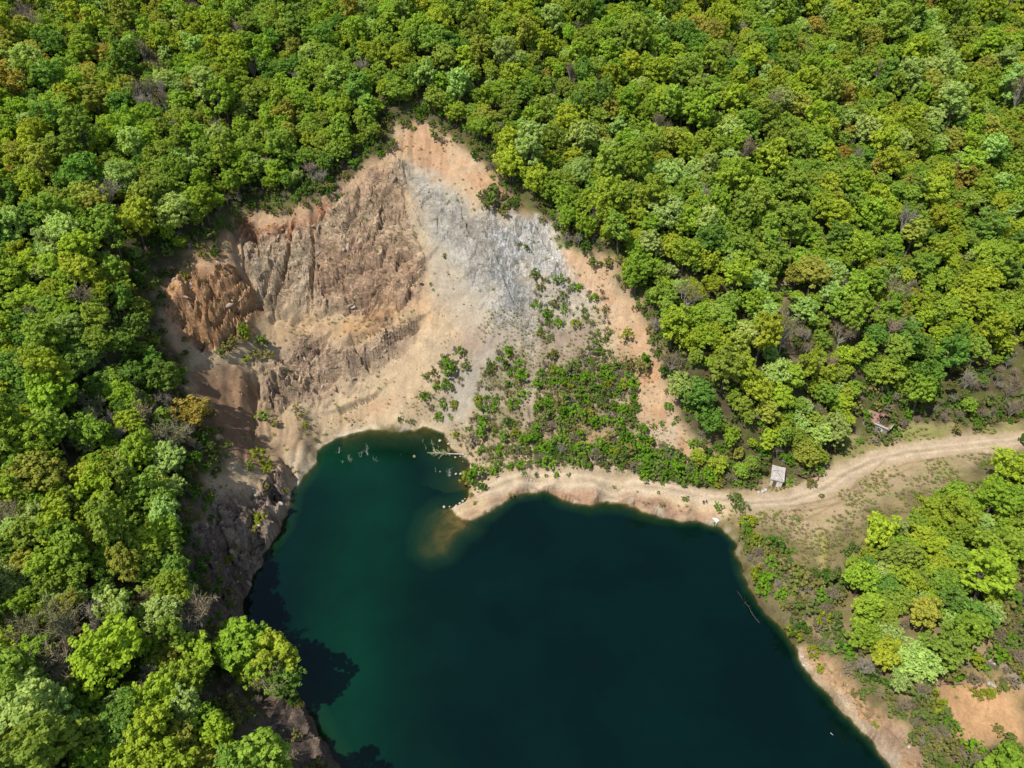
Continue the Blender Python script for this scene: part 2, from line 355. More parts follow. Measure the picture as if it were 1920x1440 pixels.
bed = np.maximum(bed, np.where(sd_sub > -13, shoal, -99))
bed = bed + fbm(XF / 3, YF / 3, 0, 4, 14) * (0.28 + .25 * (sd_sub > -4)) * smooth(0, 2, inl)
ZF = np.where(SD_LAKE > 0, np.minimum(bed, -0.03), np.maximum(ZF, 0.03 + 0.10 * np.clip(-SD_LAKE, 0, 3)))
HG = Height(ZF)
def G(px, py, floor=0.0):
    p = hit(HG, px, py, floor)
    return p[0] if np.isscalar(px) else p
# ------------------------------------------------------------------ material helpers
def new_mat(name):
    m = bpy.data.materials.new(name); m.use_nodes = True
    nt = m.node_tree; nt.nodes.clear()
    out = nt.nodes.new("ShaderNodeOutputMaterial")
    return m, nt, out
def nd(nt, typ, **kw):
    n = nt.nodes.new(typ)
    for k, v in kw.items():
        if k.startswith("i_"):
            key = k[2:]; n.inputs[int(key) if key.isdigit() else key].default_value = v
        else: setattr(n, k, v)
    return n
def mixrgb(nt, blend, fac, a, b):
    n = nt.nodes.new("ShaderNodeMix"); n.data_type = 'RGBA'; n.blend_type = blend
    for sock, v in ((n.inputs[0], fac), (n.inputs[6], a), (n.inputs[7], b)):
        if isinstance(v, (int, float)): sock.default_value = v
        elif isinstance(v, (tuple, list)): sock.default_value = tuple(v) + ((1,) if len(v) == 3 else ())
        else: nt.links.new(v, sock)
    return n.outputs[2]
def ramp(nt, src, stops):
    r = nt.nodes.new("ShaderNodeValToRGB")
    el = r.color_ramp.elements
    while len(el) < len(stops): el.new(0.5)
    for e, (p, c) in zip(el, stops):
        e.position = p; e.color = (c, c, c, 1) if isinstance(c, (int, float)) else tuple(c) + (1,)
    nt.links.new(src, r.inputs[0])
    return r.outputs[0]
def noise(nt, vec, scale, detail=6, rough=0.6, typ=None):
    n = nt.nodes.new("ShaderNodeTexNoise"); n.inputs["Scale"].default_value = scale
    n.inputs["Detail"].default_value = detail; n.inputs["Roughness"].default_value = rough
    nt.links.new(vec, n.inputs["Vector"])
    return n.outputs["Fac"]
def plain(name, col, rough=0.8, var=0.25, scale=3.0, metal=0.0):
    """a weathered matt surface: one colour broken by two sizes of noise, with a little relief"""
    m, nt, out = new_mat(name)
    tc = nd(nt, "ShaderNodeTexCoord").outputs["Object"]
    f = noise(nt, tc, scale); g = noise(nt, tc, scale * 6)
    c = mixrgb(nt, 'MULTIPLY', 1.0, col, ramp(nt, f, [(0.3, 1 - var), (0.7, 1 + var)]))
    c = mixrgb(nt, 'MULTIPLY', 0.7, c, ramp(nt, g, [(0.3, 1 - var), (0.7, 1 + var)]))
    b = nd(nt, "ShaderNodeBsdfPrincipled", i_Roughness=rough, i_Metallic=metal)
    b.inputs["Specular IOR Level"].default_value = 0.25
    bu = nd(nt, "ShaderNodeBump", i_Strength=0.35, i_Distance=0.05)
    nt.links.new(g, bu.inputs["Height"]); nt.links.new(bu.outputs[0], b.inputs["Normal"])
    nt.links.new(c, b.inputs["Base Color"]); nt.links.new(b.outputs[0], out.inputs[0])
    return m

# ------------------------------------------------------------------ colours of the ground, laid out by rock and soil zones
def srgb(r, g, b):
    f = lambda c: (c / 255 / 12.92) if c / 255 <= 0.04045 else ((c / 255 + 0.055) / 1.055) ** 2.4
    return np.array([f(r), f(g), f(b)])
ALB = 0.63                                   # sunlit photo tone to base colour
CV = np.empty((len(XF), 3)); CV[:] = srgb(98, 88, 62) * .62
def lay(mask, col, k=None):
    global CV
    c = srgb(*col) * (ALB if k is None else k)
    CV = CV * (1 - mask[:, None]) + c * mask[:, None]
n_big, n_mid, n_small = N1(14, 101), N1(4.2, 102), N1(1.3, 103, 3)
lay(smooth(-.3, .4, n_mid) * .7, (104, 112, 52), .6)
lay(M_Q, (205, 180, 143))
lay(M_Q * smooth(.0, .45, n_big) * .7, (198, 160, 122))
lay(zone([(300,590),(325,515),(440,432),(470,400),(590,390),(690,318),(745,280),(780,230),(850,262),(930,350),(1000,403),(900,402),(860,350),(800,330),(745,345),(680,370),(600,420),(470,440),(440,480),(480,580),(420,650),(350,660)], 3.2) * (.45 + .5 * smooth(-.2, .3, n_mid)), (200, 158, 120))
lay(M_BROWN * .85, (216, 186, 150))
lay(M_BROWN * smooth(.05, .4, n_mid + n_big * .5) * .65, (200, 166, 134))
lay(zone([(600,470),(700,440),(780,480),(790,560),(730,585),(640,585),(590,540)], 3.5) * smooth(-.55, .15, n_mid + .3) * .85, (194, 159, 128))
lay(zone([(455,465),(500,450),(590,470),(585,560),(510,590),(478,545)], 3.0) * smooth(-.45, .2, n_mid) * .85, (205, 184, 152))
lay(zone([(445,410),(590,393),(620,392),(600,430),(540,440),(450,440)], 1.6) * .9, (194, 138, 98))
lay(zone([(470,590),(600,600),(760,590),(790,560),(830,600),(780,640),(700,640),(600,650),(520,660)], 2.5) * .7, (208, 170, 126))
lay(zone([(640,600),(740,580),(760,610),(690,650),(640,640)], 2.5) * .8, (205, 160, 112))
lay(M_LOWROCK * .85, (206, 177, 146))
lay(M_LOWROCK * smooth(0, .4, n_mid) * .8, (180, 154, 130))
lay(zone([(780,610),(830,610),(835,680),(815,740),(790,790),(720,795),(740,740),(770,670)], 2.5) * .95, (211, 184, 146))
lay(zone([(757,312),(830,345),(905,400),(1035,430),(1100,560),(1140,640),(1040,690),(970,760),(875,795),(815,775),(850,690),(870,620),(815,570),(800,470),(775,390)], 3.5) * .8, (190, 177, 155))
lay(M_GREY * .85, (196, 184, 160))
lay(zone([(790,345),(860,360),(900,420),(940,500),(990,580),(960,620),(880,520),(820,450)], 2.0) * .7, (182, 175, 160))
lay(zone([(915,425),(950,420),(985,440),(975,520),(1000,560),(985,610),(945,590),(930,520)], 2.0) * .85, (152, 150, 143))
lay(zone([(950,400),(1005,405),(1030,440),(1060,500),(1060,530),(1000,510),(960,470)], 1.6) * .75, (180, 176, 166))
lay(zone([(830,400),(880,400),(905,470),(860,470)], 2.0) * .4, (160, 154, 140))
lay(zone([(820,650),(960,620),(1100,600),(1140,640),(1110,700),(1000,720),(930,800),(860,800),(800,760),(820,700)], 4) * .7, (182, 164, 136))
lay(zone([(840,640),(900,620),(960,640),(930,665),(870,668)], 2) * .7, (168, 144, 124))
lay(zone([(850,700),(930,660),(960,680),(910,740),(870,780),(840,770)], 2.5) * .85, (174, 164, 146))
lay(zone([(925,580),(990,600),(965,680),(905,740),(862,790),(832,775),(880,700),(910,640)], 2.5) * .6, (178, 168, 149))
lay(zone([(1040,615),(1110,610),(1100,650),(1070,700),(1040,700),(1035,650)], 1.5) * .9, (168, 146, 124))
lay(zone([(990,600),(1003,600),(1003,700),(998,780),(990,780),(992,690)], 1.2, .5) * .9, (192, 182, 164))
M_ORSTRIP = zone([(1050,470),(1110,488),(1150,518),(1185,570),(1218,630),(1242,700),(1256,765),(1290,815),(1335,862),(1280,860),(1215,868),(1200,800),(1185,720),(1150,650),(1140,590),(1100,540),(1062,500)], 2.0)
lay(M_ORSTRIP * .9, (208, 172, 134))
lay(M_ORSTRIP * smooth(0, .4, n_mid) * .7, (202, 150, 108))
lay(zone([(1215,800),(1260,790),(1280,860),(1215,868)], 2) * .8, (200, 180, 152))
lay(zone([(1080,800),(1150,800),(1165,830),(1100,850),(1075,830)], 2) * .9, (212, 168, 122))
lay(M_BUTT * .9, (218, 168, 118)); lay(M_BUTT * smooth(-.05, .35, n_mid) * .75, (196, 154, 116))
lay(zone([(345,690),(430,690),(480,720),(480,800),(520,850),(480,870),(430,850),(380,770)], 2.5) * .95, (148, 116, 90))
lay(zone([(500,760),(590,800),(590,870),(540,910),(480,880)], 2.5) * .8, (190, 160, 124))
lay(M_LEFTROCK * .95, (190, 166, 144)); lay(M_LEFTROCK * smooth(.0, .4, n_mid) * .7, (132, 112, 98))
lay(zone([(430,1290),(520,1320),(560,1400),(640,1440),(480,1440),(430,1380)], 3) * .9, (110, 92, 76))  # shaded foot of the bank: its shadow is put into the soil colour
lay(zone([(545,860),(592,850),(590,868),(560,905),(545,920),(530,880)], 1.2) * .9, (206, 184, 150))
lay(zone([(600,795),(700,785),(790,785),(800,800),(690,808),(600,840)], 1.2) * .8, (210, 186, 148))
M_OVER = np.clip(zone([(900,690),(960,640),(1060,650),(1120,640),(1190,700),(1200,850),(1215,890),(1000,888),(930,885),(870,850),(850,815),(880,800)], 3), 0, 1)
lay(M_OVER * (.35 + .4 * smooth(-.2, .3, n_mid)), (150, 134, 108)); lay(M_OVER * smooth(0, .4, N1(5, 133)) * .5, (112, 112, 62))
# slabs differ a little in tone; crevices are laid in a darker brown
rk_ = np.clip(ROCKY, 0, 1)
CV = CV * (1 + (rk_ * np.clip(SLAB, -.6, .6) * .45))[:, None]
lay(rk_ * CREV * .28, (120, 97, 78))
M_BANK = smooth(-28, -33, XF) * smooth(100, 94, YF) * smooth(8.5, 6, -SD_LAKE) * (SD_LAKE < 0)
lay(M_BANK * .9, (150, 130, 114)); lay(M_BANK * smooth(0, .35, n_mid) * .7, (112, 98, 86))  # bank rock laid darker than its own tone to imitate shade
# scrubland, clearing and track
M_SCRUB = zone([(1345,985),(1480,960),(1560,1000),(1600,960),(1700,925),(1920,860),(1920,1460),(1740,1460),(1640,1320),(1520,1210),(1440,1140),(1390,1040)], 3)
lay(M_SCRUB * .7, (150, 136, 92), .62); lay(M_SCRUB * smooth(0, .4, n_mid) * .6, (176, 150, 112), .62)
M_CLEAR = zone([(1380,925),(1480,905),(1560,870),(1600,800),(1640,830),(1690,790),(1800,800),(1920,790),(1920,850),(1850,865),(1760,905),(1680,935),(1620,960),(1560,1010),(1530,1040),(1500,1020),(1470,975),(1400,960)], 2.2)
lay(M_CLEAR * .95, (182, 161, 122)); lay(M_CLEAR * smooth(-.05, .3, n_mid) * .75, (170, 147, 114)); lay(M_CLEAR * smooth(-.1, .35, N1(6, 131)) * .8, (160, 152, 96))
lay(zone([(1590,815),(1640,830),(1600,865),(1560,868)], 1.8) * .8, (148, 146, 78))
lay(zone([(1690,795),(1780,800),(1790,825),(1700,830)], 1.8) * .8, (146, 146, 80))
lay(zone([(1490,970),(1550,960),(1560,1000),(1510,1010)], 1.8) * .6, (178, 160, 96))
M_SPIT = zone([(845,953),(860,944),(885,925),(892,900),(930,888),(1000,888),(1100,893),(1200,898),(1300,912),(1390,928),(1390,955),(1340,985),(1280,975),(1165,942),(1105,945),(1022,919),(960,930),(910,968),(866,976)], 1.2, .4)
lay(M_SPIT, (205, 178, 138))
lay(M_SHOREROCK * .85, (196, 156, 124)); lay(M_SHOREROCK * smooth(0, .3, n_mid) * .8, (172, 138, 112))
TRACK_PX = [(900,925),(950,903),(1000,898),(1060,900),(1120,905),(1200,910),(1280,922),(1340,937),(1400,943),(1480,938),(1540,918),(1590,885),(1640,862),(1700,848),(1800,838),(1925,822)]
TR_W = W(TRACK_PX)
D_TR = line_d(XF, YF, TR_W)
tw = 1.7 + .9 * smooth(30, 90, XF)
M_APRON = zone([(1385,922),(1480,905),(1550,868),(1640,845),(1780,830),(1800,850),(1720,880),(1640,925),(1580,965),(1545,1005),(1500,1012),(1440,985),(1400,965)], 2.2)
lay(M_APRON * (.6 + .3 * smooth(-.2, .3, n_mid)), (194, 168, 132))
M_TR = smooth(1.1, -0.9, D_TR - tw + NZ_EDGE * .4)
lay(M_TR * .95, (206, 182, 150))
lay(M_TR * smooth(.45, .1, np.abs(D_TR - 0.95 + .25 * n_big)) * .6, (224, 204, 172))
lay(M_TR * smooth(.45, .1, D_TR + .3 * n_mid) * .55 * smooth(-.3, .2, N1(8, 151)), (158, 140, 100))
for pts in ([(1480,950),(1560,935),(1620,905),(1700,868),(1780,858)], [(1490,962),(1570,945),(1630,915),(1710,876)], [(1610,900),(1590,930),(1540,960),(1480,985)], [(1660,862),(1630,890),(1606,925)]):
    lay(smooth(.55, .1, line_d(XF, YF, W(pts)) + NZ_EDGE * .1) * .55, (150, 126, 92))
lay(smooth(1.0, .1, line_d(XF, YF, W([(1545,1010),(1541,1060),(1542,1100)])) + NZ_EDGE * .12) * .8, (190, 174, 110))
lay(smooth(1.3, .2, line_d(XF, YF, W([(1880,1250),(1905,1272),(1925,1290)])) + NZ_EDGE * .15) * .9, (160, 146, 126))
lay(M_SEBANK * .95, (206, 166, 124)); lay(M_SEBANK * smooth(0, .35, n_mid) * .6, (190, 164, 132))
lay(zone([(1500,1250),(1545,1290),(1590,1345),(1622,1376),(1690,1455),(1700,1450),(1640,1370),(1600,1330),(1560,1290)], .9, .3) * .8, (214, 194, 162))
lay(zone([(1640,1350),(1690,1370),(1730,1430),(1690,1440),(1650,1400)], 1.2) * .7, (176, 148, 122))
M_SESOIL = zone([(1765,1290),(1830,1270),(1920,1300),(1920,1400),(1860,1380),(1800,1390),(1760,1340)], 2.4)
lay(M_SESOIL * .9, (212, 166, 120))
lay(zone([(1700,1195),(1745,1205),(1745,1222),(1705,1215)], 1) * .95, (216, 178, 134))
lay(zone([(1760,1400),(1920,1400),(1920,1450),(1770,1450)], 2.5) * .6, (160, 128, 98))
# hillside footpath in the gully of the right slope
for pts in ([(1488,495),(1460,540),(1466,560),(1480,600),(1500,640)], [(1590,580),(1600,620)]):
    lay(smooth(2.6, .4, line_d(XF, YF, W(pts)) + NZ_EDGE * .3) * .8, (176, 148, 118))
# wet bank and bed
lay(smooth(0.0, .5, SD_LAKE), (120, 84, 46), .55)
lay(smooth(-4, 1, sd_sub) * (SD_LAKE > 0), (132, 104, 66), .8)
lay(smooth(0.0, .5, SD_LAKE) * smooth(.0, .4, n_small) * .5, (90, 70, 40), .5)
M_WL = smooth(-1.1, -.15, SD_LAKE) * (1 - smooth(-.1, .3, SD_LAKE)) * smooth(-.3, .3, N1(3, 140, 3) + .15) 
lay(M_WL * .75 * smooth(-.25, .25, N1(5, 141, 3)) * np.clip(M_SHOREROCK + M_SEBANK + M_SPIT + smooth(100, 110, YF), 0, 1), (228, 212, 184))
CV = np.clip(CV, 0.008, 0.85)

# ------------------------------------------------------------------ ground material: zone colour, grain, stones, veins, relief
def ground_material():
    m, nt, out = new_mat("soil_and_rock")
    tc = nd(nt, "ShaderNodeTexCoord").outputs["Object"]
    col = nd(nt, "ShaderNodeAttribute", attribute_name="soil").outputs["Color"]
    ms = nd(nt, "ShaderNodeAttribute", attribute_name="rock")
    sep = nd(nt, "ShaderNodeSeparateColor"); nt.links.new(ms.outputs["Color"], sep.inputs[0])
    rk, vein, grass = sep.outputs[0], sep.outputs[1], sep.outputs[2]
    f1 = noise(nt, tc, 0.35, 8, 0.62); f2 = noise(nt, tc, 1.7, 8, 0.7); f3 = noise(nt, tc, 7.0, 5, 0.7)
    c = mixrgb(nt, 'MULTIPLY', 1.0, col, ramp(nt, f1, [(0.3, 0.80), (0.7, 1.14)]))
    c = mixrgb(nt, 'MULTIPLY', 1.0, c, ramp(nt, f2, [(0.28, 0.74), (0.52, 1.0), (0.72, 1.17)]))
    c = mixrgb(nt, 'MULTIPLY', 0.8, c, ramp(nt, f3, [(0.25, 0.72), (0.75, 1.22)]))
    # pebbles and little tussocks scattered over the bare soil
    vo = nd(nt, "ShaderNodeTexVoronoi", i_Scale=1.05); nt.links.new(tc, vo.inputs["Vector"])
    spot = ramp(nt, vo.outputs["Distance"], [(0.16, 1.0), (0.27, 0.0)])
    thin = ramp(nt, noise(nt, tc, 0.16, 4, .6), [(0.5, 0.0), (0.62, 1.0)])
    pm = nd(nt, "ShaderNodeMath", operation='MULTIPLY'); nt.links.new(spot, pm.inputs[0]); nt.links.new(thin, pm.inputs[1])
    pm2 = nd(nt, "ShaderNodeMath", operation='MULTIPLY'); nt.links.new(pm.outputs[0], pm2.inputs[0]); nt.links.new(grass, pm2.inputs[1])
    c = mixrgb(nt, 'MIX', pm2.outputs[0], c, (0.085, 0.085, 0.035))
    # pale quartz veins down the grey rock
    mp = nd(nt, "ShaderNodeMapping"); mp.inputs["Rotation"].default_value = (0.0, -0.62, 0.25); mp.inputs["Scale"].default_value = (0.55, 0.2, 0.10)
    nt.links.new(tc, mp.inputs[0])
    vn = noise(nt, mp.outputs[0], 1.0, 7, 0.66)
    vr = ramp(nt, vn, [(0.475, 0.0), (0.494, 1.0), (0.506, 1.0), (0.525, 0.0)])
    vm = nd(nt, "ShaderNodeMath", operation='MULTIPLY'); nt.links.new(vr, vm.inputs[0]); nt.links.new(vein, vm.inputs[1])
    c = mixrgb(nt, 'MIX', vm.outputs[0], c, (0.62, 0.61, 0.58))
    # dark joints in the rock
    mp2 = nd(nt, "ShaderNodeMapping"); mp2.inputs["Rotation"].default_value = (0.3, 0.5, 0.5); mp2.inputs["Scale"].default_value = (0.3, 0.5, 0.62)
    nt.links.new(tc, mp2.inputs[0])
    jn = noise(nt, mp2.outputs[0], 1.0, 9, 0.66)
    jr = ramp(nt, jn, [(0.47, 0.0), (0.495, 1.0), (0.505, 1.0), (0.53, 0.0)])
    jm = nd(nt, "ShaderNodeMath", operation='MULTIPLY'); nt.links.new(jr, jm.inputs[0]); nt.links.new(rk, jm.inputs[1])
    jm2 = nd(nt, "ShaderNodeMath", operation='MULTIPLY', i_1=0.34); nt.links.new(jm.outputs[0], jm2.inputs[0])
    c = mixrgb(nt, 'MULTIPLY', jm2.outputs[0], c, (0.42, 0.36, 0.32))
    # fractures: angular cells along the bedding
    mp3 = nd(nt, "ShaderNodeMapping"); mp3.inputs["Rotation"].default_value = (0.2, 0.78, 0.0); mp3.inputs["Scale"].default_value = (0.26, 0.5, 0.62)
    wv = nd(nt, "ShaderNodeTexNoise", i_Scale=0.5); nt.links.new(tc, wv.inputs["Vector"])
    wm = nd(nt, "ShaderNodeVectorMath", operation='MULTIPLY_ADD'); wm.inputs[1].default_value = (1.8, 1.8, 1.8)
    nt.links.new(wv.outputs["Color"], wm.inputs[0]); nt.links.new(tc, wm.inputs[2]); nt.links.new(wm.outputs[0], mp3.inputs[0])
    ve = nd(nt, "ShaderNodeTexVoronoi", i_Scale=1.0, feature='DISTANCE_TO_EDGE'); nt.links.new(mp3.outputs[0], ve.inputs["Vector"])
    vc = nd(nt, "ShaderNodeTexVoronoi", i_Scale=1.0); nt.links.new(mp3.outputs[0], vc.inputs["Vector"])
    cell = nd(nt, "ShaderNodeSeparateColor"); nt.links.new(vc.outputs["Color"], cell.inputs[0])
    ck = nd(nt, "ShaderNodeMath", operation='MULTIPLY'); nt.links.new(ramp(nt, ve.outputs["Distance"], [(0.0, 1.0), (0.05, 0.0)]), ck.inputs[0]); nt.links.new(rk, ck.inputs[1])
    ck2 = nd(nt, "ShaderNodeMath", operation='MULTIPLY'); nt.links.new(ck.outputs[0], ck2.inputs[0]); nt.links.new(ramp(nt, noise(nt, tc, 0.22, 3), [(.42, 0.0), (.6, 1.0)]), ck2.inputs[1])
    c = mixrgb(nt, 'MULTIPLY', ck2.outputs[0], c, (0.58, 0.5, 0.44))
    ctone = mixrgb(nt, 'MIX', rk, (1, 1, 1), ramp(nt, cell.outputs[0], [(0.0, 0.84), (1.0, 1.14)]))
    c = mixrgb(nt, 'MULTIPLY', 1.0, c, ctone)
    b = nd(nt, "ShaderNodeBsdfPrincipled", i_Roughness=0.93)
    b.inputs["Specular IOR Level"].default_value = 0.12
    h = nd(nt, "ShaderNodeMath", operation='MULTIPLY_ADD', i_1=1.5); nt.links.new(f2, h.inputs[0]); nt.links.new(f3, h.inputs[2])
    h2 = nd(nt, "ShaderNodeMath", operation='MULTIPLY_ADD', i_1=-0.9); nt.links.new(jm.outputs[0], h2.inputs[0]); nt.links.new(h.outputs[0], h2.inputs[2])
    h3 = nd(nt, "ShaderNodeMath", operation='MULTIPLY_ADD', i_1=-1.4); nt.links.new(ck2.outputs[0], h3.inputs[0]); nt.links.new(h2.outputs[0], h3.inputs[2])
    cr = nd(nt, "ShaderNodeMath", operation='MULTIPLY'); nt.links.new(cell.outputs[1], cr.inputs[0]); nt.links.new(rk, cr.inputs[1])
    h4 = nd(nt, "ShaderNodeMath", operation='MULTIPLY_ADD', i_1=1.3); nt.links.new(cr.outputs[0], h4.inputs[0]); nt.links.new(h3.outputs[0], h4.inputs[2])
    st = nd(nt, "ShaderNodeMath", operation='MULTIPLY_ADD', i_1=0.45, i_2=0.3); nt.links.new(rk, st.inputs[0])
    bu = nd(nt, "ShaderNodeBump", i_Distance=0.42); nt.links.new(st.outputs[0], bu.inputs["Strength"])
    nt.links.new(h4.outputs[0], bu.inputs["Height"]); nt.links.new(bu.outputs[0], b.inputs["Normal"])
    nt.links.new(c, b.inputs["Base Color"]); nt.links.new(b.outputs[0], out.inputs[0])
    return m
MAT_GROUND = ground_material()

M_VEIN = np.clip(zone([(800,340),(905,400),(960,405),(1035,430),(1075,520),(1165,570),(1150,590),(1040,570),(1000,620),(930,600),(870,510),(810,440)], 2.5) * .3
                 + zone([(915,415),(1000,405),(1040,450),(1070,520),(1000,520),(940,540)], 2) * .32, 0, 1)
M_TUFT = np.clip(M_Q * (1 - np.clip(ROCKY, 0, 1)) * .8 + M_CLEAR * .6 + M_SEBANK * .5 + M_SESOIL * .6 + M_SHOREROCK * .3, 0, 1) * (1 - M_TR)
AUX = np.stack([np.clip(ROCKY + M_BANK, 0, 1) * (SD_LAKE < 0), M_VEIN, M_TUFT], -1)

# vertex normals of the whole sheet, kept on every piece so that no seam shows
ZG = ZF.reshape(NY, NX)
gy_, gx_ = np.gradient(ZG, GY, GX)
NRM = np.stack([-gx_.ravel(), -gy_.ravel(), np.ones(NX * NY)], -1)
NRM /= np.linalg.norm(NRM, axis=1)[:, None]
FACET = np.clip(ROCKY + M_BANK, 0, 1)
ii, jj = np.meshgrid(np.arange(NX - 1), np.arange(NY - 1))
base = (jj * NX + ii).ravel()
QUADS = np.stack([base, base + 1, base + 1 + NX, base + NX], -1)
def fmean(a): return a[QUADS].mean(1)
CLS = np.zeros(len(QUADS), int)                                   # 0 ground, 1 quarry face, 2 dirt track, 3 lake bed
CLS[fmean(M_Q) > .5] = 1
CLS[fmean(M_TR) > .5] = 2
CLS[fmean(SD_LAKE) > 0] = 3
def mesh_from(name, co, faces, mat=None, kind=None, parent=None):
    me = bpy.data.meshes.new(name)
    co = np.asarray(co, np.float32); faces = np.asarray(faces, np.int32)
    k = faces.shape[1]
    me.vertices.add(len(co)); me.vertices.foreach_set("co", co.ravel())
    me.loops.add(faces.size); me.loops.foreach_set("vertex_index", faces.ravel())
    me.polygons.add(len(faces)); me.polygons.foreach_set("loop_start", np.arange(0, faces.size, k, dtype=np.int32))
    me.update(calc_edges=True); me.validate()
    if mat: me.materials.append(mat)
    o = bpy.data.objects.new(name, me)
    COL.objects.link(o)
    if kind: o["kind"] = kind
    if parent: o.parent = parent
    return o
def sheet(name, cls):
    q = QUADS[CLS == cls]
    ids, inv = np.unique(q, return_inverse=True)
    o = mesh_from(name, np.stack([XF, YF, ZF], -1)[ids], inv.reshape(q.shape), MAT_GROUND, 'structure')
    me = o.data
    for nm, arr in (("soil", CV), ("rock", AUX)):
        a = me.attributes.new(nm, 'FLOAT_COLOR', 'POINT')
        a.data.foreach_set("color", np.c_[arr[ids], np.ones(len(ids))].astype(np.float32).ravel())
    me.polygons.foreach_set("use_smooth", np.ones(len(q), bool))
    # soil keeps the smooth sheet normals, broken rock its own facets
    n3 = NRM[q]; co = np.stack([XF, YF, ZF], -1)[q]
    fn = np.cross(co[:, 2] - co[:, 0], co[:, 3] - co[:, 1]); fn /= np.linalg.norm(fn, axis=1)[:, None]
    k = smooth(.25, .6, FACET[q].mean(1))[:, None, None]
    n3 = n3 * (1 - k) + fn[:, None, :] * k; n3 /= np.linalg.norm(n3, axis=2)[:, :, None]
    me.normals_split_custom_set(n3.reshape(-1, 3).tolist())
    return o
sheet("ground", 0); sheet("cliff_terrain", 1); sheet("dirt_path", 2); sheet("lake_bed", 3)

# ------------------------------------------------------------------ the lake
def build_lake():
    gx = np.arange(-75, 85, 0.6); gy = np.arange(-45, 160, 0.6)
    X, Y = np.meshgrid(gx, gy); x, y = X.ravel(), Y.ravel()
    zb = HG(x, y)
    sd = poly_sd(x, y, SHORE)
    n = len(gx)
    i, j = np.meshgrid(np.arange(n - 1), np.arange(len(gy) - 1)); b = (j * n + i).ravel()
    q = np.stack([b, b + 1, b + 1 + n, b + n], -1)
    q = q[(sd[q].max(1) > -3.5)]
    ids, inv = np.unique(q, return_inverse=True)
    m, nt, out = new_mat("lake_water")
    at = nd(nt, "ShaderNodeAttribute", attribute_name="depth")
    sp = nd(nt, "ShaderNodeSeparateColor"); nt.links.new(at.outputs["Color"], sp.inputs[0])
    tc = nd(nt, "ShaderNodeTexCoord").outputs["Object"]
    wob = noise(nt, tc, 0.05, 5, .55)
    deep = mixrgb(nt, 'MIX', sp.outputs[1], (0.0003, 0.0064, 0.0050), (0.0008, 0.0180, 0.0086))
    deep = mixrgb(nt, 'MULTIPLY', 1.0, deep, ramp(nt, wob, [(.35, .8), (.65, 1.2)]))
    c = mixrgb(nt, 'MIX', ramp(nt, sp.outputs[0], [(0.0, 0.0), (0.2, 0.6), (0.5, 1.0)]), (0.010, 0.042, 0.015), deep)
    d = nd(nt, "ShaderNodeBsdfDiffuse"); nt.links.new(c, d.inputs[0])
    t = nd(nt, "ShaderNodeBsdfTransparent"); t.inputs[0].default_value = (0.84, 0.90, 0.74, 1)
    mx = nd(nt, "ShaderNodeMixShader"); nt.links.new(sp.outputs[2], mx.inputs[0]); nt.links.new(t.outputs[0], mx.inputs[1]); nt.links.new(d.outputs[0], mx.inputs[2])
    g = nd(nt, "ShaderNodeBsdfGlossy", i_Roughness=0.08)
    fr = nd(nt, "ShaderNodeFresnel", i_IOR=1.33)
    bu = nd(nt, "ShaderNodeBump", i_Strength=0.12, i_Distance=0.08)
    nt.links.new(noise(nt, tc, 0.9, 3, .5), bu.inputs["Height"])
    nt.links.new(bu.outputs[0], g.inputs["Normal"]); nt.links.new(bu.outputs[0], fr.inputs["Normal"])
    mx2 = nd(nt, "ShaderNodeMixShader"); nt.links.new(fr.outputs[0], mx2.inputs[0]); nt.links.new(mx.outputs[0], mx2.inputs[1]); nt.links.new(g.outputs[0], mx2.inputs[2])
    nt.links.new(mx2.outputs[0], out.inputs[0])
    o = mesh_from("lake_water", np.stack([x, y, 0 * x], -1)[ids], inv.reshape(q.shape), m, 'structure')
    depth = np.clip(-zb[ids], 0, None)
    xi, yi = x[ids], y[ids]
    px = at_z([600, 720, 700, 660, 620], [850, 890, 960, 1150, 1400])
    green = np.exp(-(line_d(xi, yi, px, 80) / 10.5) ** 2) * .95 + .28 * fbm(xi / 22, yi / 22, 0, 3, 71) * smooth(60, 5, line_d(xi, yi, px, 80))
    green = np.clip(green + np.exp(-(line_d(xi, yi, at_z([560, 520, 560], [1000, 1090, 1180]), 80) / 8) ** 2) * .15, 0, 1)
    alpha = 1 - np.exp(-depth * 0.85)
    a = o.data.attributes.new("depth", 'FLOAT_COLOR', 'POINT')
    a.data.foreach_set("color", np.stack([np.clip(depth / 9, 0, 1), green, np.clip(alpha, 0.02, 1), np.ones(len(ids))], -1).astype(np.float32).ravel())
build_lake()
# ------------------------------------------------------------------ foliage and bark
def leaf_material(name, trans=0.5):
    m, nt, out = new_mat(name)
    ti = nd(nt, "ShaderNodeAttribute", attribute_name="tint", attribute_type='INSTANCER').outputs["Color"]
    lf = nd(nt, "ShaderNodeAttribute", attribute_name="leaf").outputs["Fac"]
    c = mixrgb(nt, 'MULTIPLY', 1.0, ti, ramp(nt, lf, [(0.0, (.66, .70, .62)), (0.5, (1, 1, 1)), (1.0, (1.34, 1.22, 1.12))]))
    d = nd(nt, "ShaderNodeBsdfDiffuse"); t = nd(nt, "ShaderNodeBsdfTranslucent")
    nt.links.new(c, d.inputs[0])
    nt.links.new(mixrgb(nt, 'MULTIPLY', 1.0, c, (1.15, 1.1, 0.5)), t.inputs[0])
    mx = nd(nt, "ShaderNodeMixShader", i_0=trans)
    nt.links.new(d.outputs[0], mx.inputs[1]); nt.links.new(t.outputs[0], mx.inputs[2])
    nt.links.new(mx.outputs[0], out.inputs[0])
    return m
MAT_LEAF = leaf_material("leaf_green")
MAT_TWIG = leaf_material("twig_haze", 0.0)
MAT_BARK = plain("bark", (0.105, 0.085, 0.065), 0.9, .3, 4)
